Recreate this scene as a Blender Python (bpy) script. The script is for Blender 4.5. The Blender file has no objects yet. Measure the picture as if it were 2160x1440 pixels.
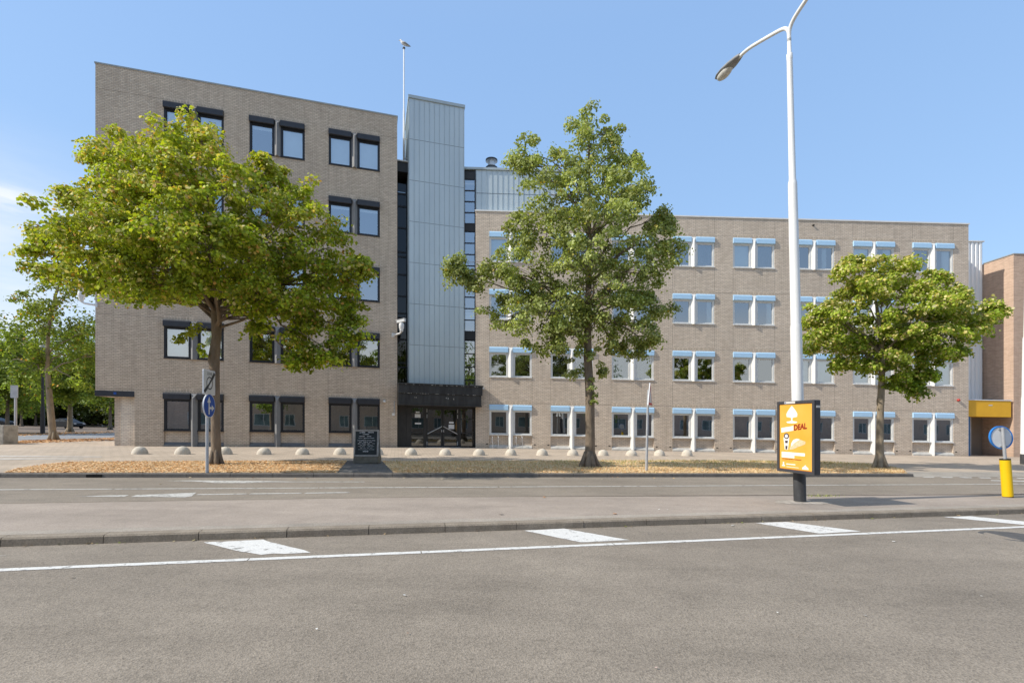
import bpy, bmesh, math, random
import numpy as np
from mathutils import Vector, Matrix

random.seed(7)
R = math.radians
scene = bpy.context.scene
COL = scene.collection
SIG = 0.018            # the street falls 1.8 % towards +X
CAM_H = 1.4
FPX = 1040.0           # focal length of the survey photograph, in its pixels (2160 wide)

def zg(x, y=0.0):
    return -SIG * x - min(0.9, 0.015 * max(0.0, y - 35.0))

def survey(px, py, h=0.0):
    """ground point (x, y) seen at a given photo pixel, on the street plane raised by h"""
    y = (CAM_H - h) * FPX / ((py - 892.0) - SIG * (px - 1080.0))
    for _ in range(6):
        if y > 35:
            d = min(0.9, 0.015 * (y - 35))
            y = (CAM_H - h + d) * FPX / ((py - 892.0) - SIG * (px - 1080.0))
    return ((px - 1080.0) / FPX * y, y)

# ------------------------------------------------------------------ materials
def nodes_of(name):
    m = bpy.data.materials.new(name); m.use_nodes = True
    nt = m.node_tree; nt.nodes.clear()
    out = nt.nodes.new('ShaderNodeOutputMaterial')
    return m, nt, out

def N(nt, kind, **kw):
    n = nt.nodes.new(kind)
    for k, v in kw.items():
        if k in n.inputs.keys(): n.inputs[k].default_value = v
        else: setattr(n, k, v)
    return n

def rgba(c): return (c[0], c[1], c[2], 1.0)

def mixc(nt, fac, a, b, mode='MIX'):
    n = nt.nodes.new('ShaderNodeMix'); n.data_type = 'RGBA'; n.blend_type = mode
    for sock, val in ((n.inputs[0], fac), (n.inputs[6], a), (n.inputs[7], b)):
        if hasattr(val, 'links'): nt.links.new(val, sock)
        elif isinstance(val, (int, float)): sock.default_value = val
        else: sock.default_value = rgba(val)
    return n.outputs[2]

def mathn(nt, op, a, b=None, c=None, clamp=False):
    n = nt.nodes.new('ShaderNodeMath'); n.operation = op; n.use_clamp = clamp
    for i, v in enumerate((a, b, c)):
        if v is None: continue
        if hasattr(v, 'links'): nt.links.new(v, n.inputs[i])
        else: n.inputs[i].default_value = v
    return n.outputs[0]

def ramp(nt, fac, stops):
    n = nt.nodes.new('ShaderNodeValToRGB')
    el = n.color_ramp.elements
    while len(el) < len(stops): el.new(0.5)
    for e, (p, c) in zip(el, stops):
        e.position = p; e.color = rgba(c) if isinstance(c, (tuple, list)) else (c, c, c, 1)
    nt.links.new(fac, n.inputs[0])
    return n.outputs[0]

def noise(nt, vec, scale, detail=4.0, rough=0.55):
    n = N(nt, 'ShaderNodeTexNoise', Scale=scale, Detail=detail, Roughness=rough)
    nt.links.new(vec, n.inputs['Vector'])
    return n.outputs['Fac']

def coords(nt, scale=None):
    tc = nt.nodes.new('ShaderNodeTexCoord')
    v = tc.outputs['Object']
    if scale:
        mp = nt.nodes.new('ShaderNodeMapping'); mp.inputs['Scale'].default_value = scale
        nt.links.new(v, mp.inputs['Vector']); v = mp.outputs['Vector']
    return v

def bump(nt, height, strength, dist):
    b = N(nt, 'ShaderNodeBump', Strength=strength, Distance=dist)
    nt.links.new(height, b.inputs['Height'])
    return b.outputs['Normal']

def surface(name, c1, c2=None, scale=3.0, rough=0.7, metal=0.0, bmp=0.0, bscale=40.0, bdist=0.01, spec=0.4, stretch=None, fine=0.0):
    m, nt, out = nodes_of(name)
    p = N(nt, 'ShaderNodeBsdfPrincipled', Roughness=rough, Metallic=metal)
    p.inputs['Specular IOR Level'].default_value = spec
    v = coords(nt, stretch)
    c2 = c2 or tuple(x * 0.8 for x in c1)
    f = ramp(nt, noise(nt, v, scale, 6), [(0.3, 0.0), (0.7, 1.0)])
    col = mixc(nt, f, c1, c2)
    if fine:
        g = ramp(nt, noise(nt, v, bscale, 3), [(0.3, 1 - fine), (0.7, 1 + fine * 0.0 + 0.0)])
        col = mixc(nt, 1.0, col, g, 'MULTIPLY')
    nt.links.new(col, p.inputs['Base Color'])
    rr = mathn(nt, 'MULTIPLY_ADD', noise(nt, v, scale * 2.3, 4), 0.25, rough - 0.12, True)
    nt.links.new(rr, p.inputs['Roughness'])
    if bmp:
        nt.links.new(bump(nt, noise(nt, v, bscale, 4), bmp, bdist), p.inputs['Normal'])
    nt.links.new(p.outputs[0], out.inputs[0])
    return m

def brick_mat(name, c1, c2, mortar, bw=0.22, bh=0.075, upright=False, dirt=0.14, ms=0.013):
    m, nt, out = nodes_of(name)
    p = N(nt, 'ShaderNodeBsdfPrincipled', Roughness=0.9)
    p.inputs['Specular IOR Level'].default_value = 0.15
    tc = nt.nodes.new('ShaderNodeTexCoord')
    sx = nt.nodes.new('ShaderNodeSeparateXYZ'); nt.links.new(tc.outputs['Object'], sx.inputs[0])
    x = mathn(nt, 'ADD', sx.outputs[0], sx.outputs[1])
    z = mathn(nt, 'MULTIPLY_ADD', sx.outputs[0], SIG, sx.outputs[2])
    cx = nt.nodes.new('ShaderNodeCombineXYZ')
    nt.links.new(z if upright else x, cx.inputs[0]); nt.links.new(x if upright else z, cx.inputs[1])
    b = N(nt, 'ShaderNodeTexBrick', Scale=1.0)
    b.inputs['Brick Width'].default_value = bw; b.inputs['Row Height'].default_value = bh
    b.inputs['Mortar Size'].default_value = ms; b.inputs['Mortar Smooth'].default_value = 0.3
    b.inputs['Color1'].default_value = rgba(c1); b.inputs['Color2'].default_value = rgba(c2)
    b.inputs['Mortar'].default_value = rgba(mortar); b.inputs['Bias'].default_value = -0.1
    nt.links.new(cx.outputs[0], b.inputs['Vector'])
    # streaky courses and weathering
    mp = nt.nodes.new('ShaderNodeMapping'); mp.inputs['Scale'].default_value = (1.2, 1.2, 9.0)
    nt.links.new(tc.outputs['Object'], mp.inputs['Vector'])
    streak = ramp(nt, noise(nt, mp.outputs[0], 1.6, 6, 0.75), [(0.32, 0.88), (0.68, 1.07)])
    col = mixc(nt, 1.0, b.outputs['Color'], streak, 'MULTIPLY')
    big = ramp(nt, noise(nt, tc.outputs['Object'], 0.35, 5, 0.6), [(0.3, 1 - dirt * 0.6), (0.7, 1.08)])
    col = mixc(nt, 1.0, col, big, 'MULTIPLY')
    mv = nt.nodes.new('ShaderNodeMapping'); mv.inputs['Scale'].default_value = (3.2, 3.2, 0.16)
    nt.links.new(tc.outputs['Object'], mv.inputs['Vector'])
    rain = ramp(nt, noise(nt, mv.outputs[0], 1.5, 5, 0.65), [(0.30, 0.89), (0.5, 1.0), (0.72, 1.05)])
    col = mixc(nt, 1.0, col, rain, 'MULTIPLY')
    # darker splash zone near the ground, rain streaks below the roof edge
    low = ramp(nt, mathn(nt, 'MULTIPLY_ADD', noise(nt, tc.outputs['Object'], 3.0, 4), 0.5, z), [(0.18, 0.80), (0.62, 1.0)])
    col = mixc(nt, 1.0, col, low, 'MULTIPLY')
    nt.links.new(col, p.inputs['Base Color'])
    h = mathn(nt, 'SUBTRACT', noise(nt, tc.outputs['Object'], 45, 3), mathn(nt, 'MULTIPLY', b.outputs['Fac'], 1.2))
    nt.links.new(bump(nt, h, 0.32, 0.008), p.inputs['Normal'])
    nt.links.new(p.outputs[0], out.inputs[0])
    return m

def glass_mat(name, refl=0.38, tint=(0.55, 0.62, 0.62), dark=(0.02, 0.022, 0.022), wav=0.02):
    """tinted window glass: transparent body with a strong mirror coat and slight waviness"""
    m, nt, out = nodes_of(name)
    tr = N(nt, 'ShaderNodeBsdfTransparent'); tr.inputs[0].default_value = rgba(tint)
    gl = N(nt, 'ShaderNodeBsdfGlossy', Roughness=0.012); gl.inputs[0].default_value = (0.93, 0.97, 1.0, 1)
    nt.links.new(bump(nt, noise(nt, coords(nt), 1.3, 1), wav, 0.05), gl.inputs['Normal'])
    fr = N(nt, 'ShaderNodeLayerWeight', Blend=0.25)
    f = mathn(nt, 'MULTIPLY_ADD', fr.outputs['Fresnel'], 0.6, refl, True)
    mx = nt.nodes.new('ShaderNodeMixShader')
    nt.links.new(f, mx.inputs[0]); nt.links.new(tr.outputs[0], mx.inputs[1]); nt.links.new(gl.outputs[0], mx.inputs[2])
    nt.links.new(mx.outputs[0], out.inputs[0])
    return m

def leaf_mat(name, trans=0.35, warm=(1.15, 1.1, 0.5)):
    m, nt, out = nodes_of(name)
    at = N(nt, 'ShaderNodeAttribute', attribute_name='tint')
    d = N(nt, 'ShaderNodeBsdfPrincipled', Roughness=0.55)
    d.inputs['Specular IOR Level'].default_value = 0.3
    t = N(nt, 'ShaderNodeBsdfTranslucent')
    nt.links.new(at.outputs['Color'], d.inputs['Base Color'])
    nt.links.new(mixc(nt, 1.0, at.outputs['Color'], warm, 'MULTIPLY'), t.inputs['Color'])
    mx = N(nt, 'ShaderNodeMixShader'); mx.inputs[0].default_value = trans
    nt.links.new(d.outputs[0], mx.inputs[1]); nt.links.new(t.outputs[0], mx.inputs[2])
    nt.links.new(mx.outputs[0], out.inputs[0])
    return m

def asphalt_mat(name, base, warmth=(1.0, 0.965, 0.92), speck=0.35, patch=0.18, seed=0.0):
    m, nt, out = nodes_of(name)
    p = N(nt, 'ShaderNodeBsdfPrincipled', Roughness=0.85)
    p.inputs['Specular IOR Level'].default_value = 0.25
    v = coords(nt)
    c = tuple(base * w for w in warmth)
    big = ramp(nt, noise(nt, v, 0.28 + seed, 5, 0.6), [(0.3, 1 - patch), (0.7, 1 + patch * 0.5)])
    mid = ramp(nt, noise(nt, v, 2.6, 6, 0.7), [(0.3, 0.90), (0.7, 1.06)])
    tr = coords(nt, (0.05, 1.4, 1.0))
    lanes = ramp(nt, noise(nt, tr, 0.9, 3, 0.5), [(0.3, 0.93), (0.7, 1.05)])
    vo = N(nt, 'ShaderNodeTexVoronoi', Scale=85.0); nt.links.new(v, vo.inputs['Vector'])
    sp = ramp(nt, vo.outputs['Color'], [(0.1, 1 - speck * .8), (0.5, 1.0), (0.95, 1 + speck * 0.4), (1.0, 1 + speck * 1.4)])
    fine = ramp(nt, noise(nt, v, 60, 4, 0.75), [(0.32, 1 - speck * 0.75), (0.62, 1.06)])
    mpr = nt.nodes.new('ShaderNodeMapping'); mpr.inputs['Rotation'].default_value = (0, 0, R(-13)); mpr.inputs['Scale'].default_value = (4.5, 11, 1)
    nt.links.new(v, mpr.inputs['Vector'])
    pit = ramp(nt, noise(nt, mpr.outputs[0], 1.6, 7, 0.8), [(0.27, 0.55), (0.37, 1.0)])
    mps = nt.nodes.new('ShaderNodeMapping'); mps.inputs['Rotation'].default_value = (0, 0, R(-13)); mps.inputs['Scale'].default_value = (.35, 1.5, 1)
    nt.links.new(v, mps.inputs['Vector'])
    smear = ramp(nt, noise(nt, mps.outputs[0], 1.1, 6, 0.7), [(0.28, 0.83), (0.52, 1.02), (.75, .95)])
    mid = mixc(nt, 1.0, mid, smear, 'MULTIPLY')
    col = mixc(nt, 1.0, c, big, 'MULTIPLY')
    for k in (mid, lanes, sp, fine, pit): col = mixc(nt, 1.0, col, k, 'MULTIPLY')
    nt.links.new(col, p.inputs['Base Color'])
    hgt = mathn(nt, 'ADD', noise(nt, v, 70, 4, 0.7), mathn(nt, 'MULTIPLY', vo.outputs['Distance'], 0.8))
    nt.links.new(bump(nt, hgt, 0.5, 0.008), p.inputs['Normal'])
    nt.links.new(p.outputs[0], out.inputs[0])
    return m

def paint_mat(name, col=(0.72, 0.71, 0.68), wear=0.445):
    """road paint, worn through in places"""
    m, nt, out = nodes_of(name)
    p = N(nt, 'ShaderNodeBsdfPrincipled', Roughness=0.7)
    v = coords(nt)
    w = ramp(nt, noise(nt, v, 9, 8, 0.75), [(wear - 0.09, 1.0), (wear, 0.0)])
    g = ramp(nt, noise(nt, v, 55, 4, 0.7), [(0.3, 0.72), (0.62, 1.0)])
    c = mixc(nt, 1.0, mixc(nt, w, col, (0.24, 0.225, 0.205)), g, 'MULTIPLY')
    nt.links.new(c, p.inputs['Base Color'])
    nt.links.new(bump(nt, noise(nt, v, 60, 4), 0.3, 0.006), p.inputs['Normal'])
    nt.links.new(p.outputs[0], out.inputs[0])
    return m

def paving_mat(name, base, tw=0.30, th=0.30, angle=13.0, contrast=0.12):
    m, nt, out = nodes_of(name)
    p = N(nt, 'ShaderNodeBsdfPrincipled', Roughness=0.85)
    p.inputs['Specular IOR Level'].default_value = 0.2
    tc = nt.nodes.new('ShaderNodeTexCoord')
    mp = nt.nodes.new('ShaderNodeMapping'); mp.inputs['Rotation'].default_value = (0, 0, R(-angle))
    nt.links.new(tc.outputs['Object'], mp.inputs['Vector'])
    b = N(nt, 'ShaderNodeTexBrick', Scale=1.0)
    b.inputs['Brick Width'].default_value = tw; b.inputs['Row Height'].default_value = th
    b.inputs['Mortar Size'].default_value = 0.008
    b.inputs['Color1'].default_value = rgba(base)
    b.inputs['Color2'].default_value = rgba(tuple(c * (1 - contrast) for c in base))
    b.inputs['Mortar'].default_value = rgba(tuple(c * 0.55 for c in base))
    nt.links.new(mp.outputs[0], b.inputs['Vector'])
    big = ramp(nt, noise(nt, tc.outputs['Object'], 0.5, 6, 0.65), [(0.3, 0.82), (0.7, 1.1)])
    fine = ramp(nt, noise(nt, tc.outputs['Object'], 30, 4, 0.7), [(0.3, 0.84), (0.65, 1.05)])
    c = mixc(nt, 1.0, mixc(nt, 1.0, b.outputs['Color'], big, 'MULTIPLY'), fine, 'MULTIPLY')
    nt.links.new(c, p.inputs['Base Color'])
    nt.links.new(bump(nt, noise(nt, tc.outputs['Object'], 40, 3), 0.3, 0.006), p.inputs['Normal'])
    nt.links.new(p.outputs[0], out.inputs[0])
    return m

MT = {}
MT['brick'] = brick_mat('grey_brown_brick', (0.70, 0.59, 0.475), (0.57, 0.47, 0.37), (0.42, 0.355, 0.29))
MT['brick_left'] = brick_mat('shaded_grey_brown_brick', (0.65, 0.54, 0.42), (0.52, 0.42, 0.325), (0.38, 0.315, 0.25))  # same brick as the wing, with the facade's shade darkened into its colour
MT['brick_up'] = brick_mat('soldier_brick', (0.82, 0.68, 0.53), (0.67, 0.54, 0.415), (0.38, 0.31, 0.25), upright=True)
MT['brick_pale'] = brick_mat('pale_brick', (0.86, 0.76, 0.63), (0.74, 0.63, 0.52), (0.55, 0.48, 0.40))
MT['brick_red'] = brick_mat('reddish_brick', (0.58, 0.41, 0.305), (0.47, 0.325, 0.24), (0.52, 0.40, 0.31))
MT['brick_house'] = brick_mat('dark_house_brick', (0.74, 0.55, 0.44), (0.60, 0.43, 0.34), (0.6, 0.5, 0.42))
MT['black_frame'] = surface('anthracite_frame', (0.022, 0.024, 0.030), (0.014, 0.015, 0.019), 4, 0.4)
MT['black_box'] = surface('anthracite_shutter_box', (0.035, 0.038, 0.047), (0.026, 0.028, 0.035), 3, 0.42)
MT['pier_grey'] = surface('grey_metal_pier', (0.26, 0.255, 0.25), (0.20, 0.20, 0.20), 2, 0.5)
MT['white_frame'] = surface('white_window_frame', (0.72, 0.72, 0.70), (0.60, 0.60, 0.58), 5, 0.45)
MT['white_pier'] = surface('white_pier', (0.80, 0.79, 0.76), (0.68, 0.67, 0.64), 1.5, 0.5)
MT['blue_box'] = surface('light_blue_shutter_box', (0.44, 0.66, 0.86), (0.39, 0.60, 0.82), 2.5, 0.28)
MT['glass'] = glass_mat('window_glass', 0.34, tint=(0.74, 0.82, 0.84))
MT['glass_strong'] = glass_mat('coated_window_glass', 0.42, tint=(0.82, 0.88, 0.9))
MT['glass_dark'] = glass_mat('dark_link_glass', 0.03, tint=(0.25, 0.26, 0.26))
MT['glass_door'] = glass_mat('door_glass', 0.16, tint=(0.35, 0.36, 0.36))
MT['interior'] = surface('dark_room', (0.035, 0.035, 0.036), (0.02, 0.02, 0.021), 0.7, 0.9)
MT['sill'] = surface('concrete_sill', (0.56, 0.54, 0.50), (0.42, 0.41, 0.38), 4, 0.85)
MT['sill_dark'] = surface('dark_sill', (0.15, 0.155, 0.165), (0.10, 0.105, 0.11), 4, 0.7)
MT['coping'] = surface('zinc_coping', (0.36, 0.38, 0.37), (0.28, 0.30, 0.30), 2, 0.55, 0.2)
MT['white_trim'] = surface('white_trim', (0.78, 0.78, 0.76), (0.66, 0.66, 0.64), 2, 0.5)
MT['joint'] = surface('sealant_joint', (0.24, 0.20, 0.165), None, 6, 0.9)
MT['roof'] = surface('bitumen_roof', (0.10, 0.10, 0.10), None, 2, 0.9)
MT['zinc'] = surface('blue_grey_zinc', (0.56, 0.62, 0.63), (0.47, 0.53, 0.55), 0.5, 0.42, 0.30, stretch=(1.5, 1.5, 0.35))
MT['zinc_seam'] = surface('zinc_seam', (0.44, 0.50, 0.52), (0.36, 0.41, 0.43), 1.0, 0.55, 0.3)
MT['zinc_dark'] = surface('zinc_joint', (0.09, 0.11, 0.13), None, 2, 0.6, 0.2)
MT['black_metal'] = surface('black_metal', (0.020, 0.020, 0.021), (0.034, 0.033, 0.032), 3, 0.5, 0.0, 0.15, 20)
MT['canopy'] = surface('weathered_black_canopy', (0.016, 0.016, 0.016), (0.045, 0.045, 0.045), 2.2, 0.55, stretch=(2.5, 2.5, 0.5))
MT['chip'] = surface('flaked_white_paint', (0.55, 0.53, 0.48), None, 6, 0.9)
MT['steel'] = surface('galvanised_steel', (0.50, 0.51, 0.52), (0.38, 0.39, 0.41), 5, 0.5, 0.35)
MT['chrome'] = surface('bright_steel', (0.62, 0.62, 0.62), (0.5, 0.5, 0.5), 6, 0.35, 0.5)
MT['white_metal'] = surface('white_lacquer', (0.80, 0.80, 0.79), (0.72, 0.72, 0.70), 1.2, 0.4)
MT['white_plastic'] = surface('white_plastic', (0.74, 0.74, 0.73), (0.66, 0.66, 0.65), 6, 0.45)
MT['pole_black'] = surface('scuffed_black_pole', (0.032, 0.033, 0.036), (0.075, 0.076, 0.08), 5, 0.55, stretch=(1.5, 1.5, 0.5))
MT['case_grey'] = surface('dark_grey_case', (0.060, 0.058, 0.064), (0.05, 0.049, 0.053), 4, 0.45)
MT['lamp_grey'] = surface('lamp_housing_grey', (0.26, 0.265, 0.27), (0.20, 0.20, 0.205), 6, 0.5)
MT['lamp_glass'] = surface('frosted_lamp_glass', (0.66, 0.65, 0.60), (0.48, 0.46, 0.42), 9, 0.25)
MT['concrete'] = surface('pale_concrete', (0.68, 0.615, 0.52), (0.53, 0.475, 0.395), 7, 0.9, 0, 0.35, 60, 0.006, fine=0.2)
MT['concrete_block'] = surface('stained_concrete', (0.42, 0.39, 0.33), (0.20, 0.185, 0.16), 4, 0.92, 0, 0.4, 40)
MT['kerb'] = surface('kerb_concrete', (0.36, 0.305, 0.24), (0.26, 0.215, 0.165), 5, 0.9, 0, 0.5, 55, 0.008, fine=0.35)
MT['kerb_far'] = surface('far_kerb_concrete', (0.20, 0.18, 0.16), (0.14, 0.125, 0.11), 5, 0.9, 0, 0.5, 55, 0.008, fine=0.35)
MT['yellow'] = surface('signal_yellow', (0.80, 0.52, 0.004), (0.76, 0.48, 0.004), 3, 0.45)
MT['ochre'] = surface('ochre_panel', (0.76, 0.42, 0.022), (0.68, 0.36, 0.02), 1.5, 0.5)
MT['sign_blue'] = surface('sign_blue', (0.014, 0.075, 0.33), (0.012, 0.062, 0.28), 3, 0.4)
MT['rim_blue'] = surface('rim_blue', (0.03, 0.22, 0.62), (0.025, 0.18, 0.54), 3, 0.4)
MT['sign_back'] = surface('sign_back_grey', (0.72, 0.74, 0.76), (0.62, 0.64, 0.66), 6, 0.5)
MT['sign_white'] = surface('sign_white', (0.62, 0.60, 0.56), (0.54, 0.52, 0.48), 5, 0.5)
MT['sign_black'] = surface('sign_black', (0.04, 0.04, 0.04), None, 5, 0.5)
MT['sign_red'] = surface('sign_red', (0.52, 0.035, 0.035), None, 5, 0.5)
MT['siren_red'] = surface('siren_red', (0.48, 0.05, 0.04), None, 5, 0.5)
MT['poster'] = surface('yellow_poster', (0.74, 0.37, 0.045), (0.78, 0.44, 0.085), 2.0, 0.35)
MT['poster_edge'] = surface('orange_poster_edge', (0.62, 0.17, 0.015), None, 2.0, 0.4)
MT['poster_white'] = surface('poster_white', (0.88, 0.86, 0.78), (0.84, 0.82, 0.72), 4, 0.4)
MT['poster_red'] = surface('poster_dark_red', (0.32, 0.03, 0.012), None, 4, 0.45)
MT['poster_dark'] = surface('poster_coffee', (0.10, 0.06, 0.06), (0.05, 0.04, 0.06), 9, 0.45)
MT['poster_bread'] = surface('poster_bread', (0.85, 0.45, 0.22), (0.80, 0.60, 0.42), 25, 0.5)
MT['chalkboard'] = surface('chalkboard_black', (0.010, 0.014, 0.015), (0.018, 0.028, 0.028), 5, 0.5)
MT['chalk'] = surface('white_chalk', (0.75, 0.75, 0.74), (0.5, 0.5, 0.5), 30, 0.8)
MT['worn_wood'] = surface('worn_grey_wood', (0.42, 0.40, 0.37), (0.26, 0.24, 0.21), 10, 0.8)
MT['mossy'] = surface('mossy_board', (0.20, 0.17, 0.13), (0.12, 0.11, 0.08), 8, 0.9)
MT['siding'] = surface('white_corrugated_siding', (0.82, 0.83, 0.83), (0.78, 0.79, 0.79), 0.8, 0.5)
MT['door_grey'] = surface('grey_brown_door', (0.23, 0.19, 0.15), (0.20, 0.165, 0.135), 2, 0.7)
MT['blue_paint'] = surface('blue_paint', (0.02, 0.14, 0.36), None, 3, 0.5)
MT['bark'] = surface('brown_bark', (0.25, 0.195, 0.14), (0.14, 0.107, 0.077), 7, 0.95, 0, 0.9, 18, 0.03, stretch=(1, 1, 0.3))
MT['bark_pale'] = surface('pale_bark', (0.34, 0.275, 0.195), (0.20, 0.16, 0.11), 7, 0.95, 0, 0.8, 18, 0.03, stretch=(1, 1, 0.35))
MT['leaf'] = leaf_mat('lime_tree_leaf', 0.40, (1.1, 1.15, 0.5))
MT['litter'] = leaf_mat('dry_leaf', 0.10, (1, 1, 1))
MT['car_dark'] = surface('dark_car_paint', (0.006, 0.006, 0.008), (0.005, 0.005, 0.006), 2, 0.45, 0, spec=0.25)
MT['car_glass'] = surface('dark_car_glass', (0.012, 0.013, 0.014), None, 2, 0.3, spec=0.4)
MT['teal_pane'] = surface('curtained_pane', (0.26, 0.36, 0.35), (0.10, 0.13, 0.13), 0.9, 0.3)
MT['tyre'] = surface('tyre_rubber', (0.018, 0.018, 0.018), None, 6, 0.9)
MT['headlamp'] = surface('headlamp_clear', (0.6, 0.6, 0.6), None, 6, 0.2)
MT['gull_white'] = surface('gull_white', (0.78, 0.78, 0.77), None, 20, 0.7)
MT['gull_grey'] = surface('gull_grey_wing', (0.30, 0.31, 0.33), (0.22, 0.22, 0.23), 20, 0.7)
MT['gull_beak'] = surface('gull_beak', (0.6, 0.4, 0.05), None, 20, 0.5)
MT['mast_red'] = surface('mast_red', (0.45, 0.06, 0.05), None, 20, 0.5)
MT['curtain'] = surface('white_curtain', (0.84, 0.86, 0.86), (0.72, 0.75, 0.76), 8, 0.8, stretch=(6, 6, 0.2))
MT['blind'] = surface('pale_blind', (0.82, 0.85, 0.85), (0.76, 0.79, 0.79), 3, 0.8)
MT['tube'] = surface('lamp_tube', (0.8, 0.6, 0.4), None, 3, 0.5)
MT['paper'] = surface('white_paper', (0.7, 0.7, 0.69), (0.6, 0.6, 0.6), 30, 0.7)
MT['asphalt'] = asphalt_mat('near_asphalt', 0.30, (1.00, 0.86, 0.70))
MT['median'] = asphalt_mat('pinkish_median_asphalt', 0.345, (1.10, 0.93, 0.785), 0.22, 0.14, 0.11)
MT['apron'] = asphalt_mat('grey_apron', 0.40, (1.0, 0.88, 0.745), 0.25, 0.2, 0.4)
MT['pave'] = paving_mat('grey_pavers', (0.52, 0.43, 0.34))
MT['pave_dark'] = paving_mat('dark_pavers', (0.155, 0.15, 0.145), 0.30, 0.15)
MT['pave_pale'] = paving_mat('pale_pavers', (0.56, 0.52, 0.47))
MT['drive'] = asphalt_mat('driveway', 0.36, (1.05, 0.955, 0.83), 0.25, 0.2, 0.2)
MT['side_road'] = asphalt_mat('side_road', 0.30, (0.96, 0.98, 1.02), 0.25, 0.15, 0.3)
MT['park'] = surface('park_soil', (0.20, 0.15, 0.11), (0.13, 0.10, 0.08), 0.8, 0.95, 0, 0.4, 6, 0.03)
MT['soil'] = surface('dry_verge', (0.78, 0.60, 0.37), (0.62, 0.48, 0.29), 1.6, 0.95, 0, 0.6, 14, 0.03, fine=0.3)
MT['paint'] = paint_mat('road_paint')
MT['paint_worn'] = paint_mat('worn_road_paint', (0.58, 0.565, 0.53), 0.485)
MT['iron'] = surface('cast_iron', (0.10, 0.095, 0.09), (0.07, 0.066, 0.062), 12, 0.6, 0, 0.5, 30)
MT['hole'] = surface('drain_dark', (0.010, 0.009, 0.008), None, 5, 0.9)

# ------------------------------------------------------------------ objects
ORG = {}
def origin(o): return ORG.get(o.name, Vector((0, 0, 0)))

def empty(name, loc, label, cat, group=None):
    o = bpy.data.objects.new(name, None); COL.objects.link(o)
    o.empty_display_size = 0.2
    o.location = loc; ORG[o.name] = Vector(loc)
    o['label'] = label; o['category'] = cat
    if group: o['group'] = group
    return o

def tag(o, label, cat, group=None):
    o['label'] = label; o['category'] = cat
    if group: o['group'] = group
    return o

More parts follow.
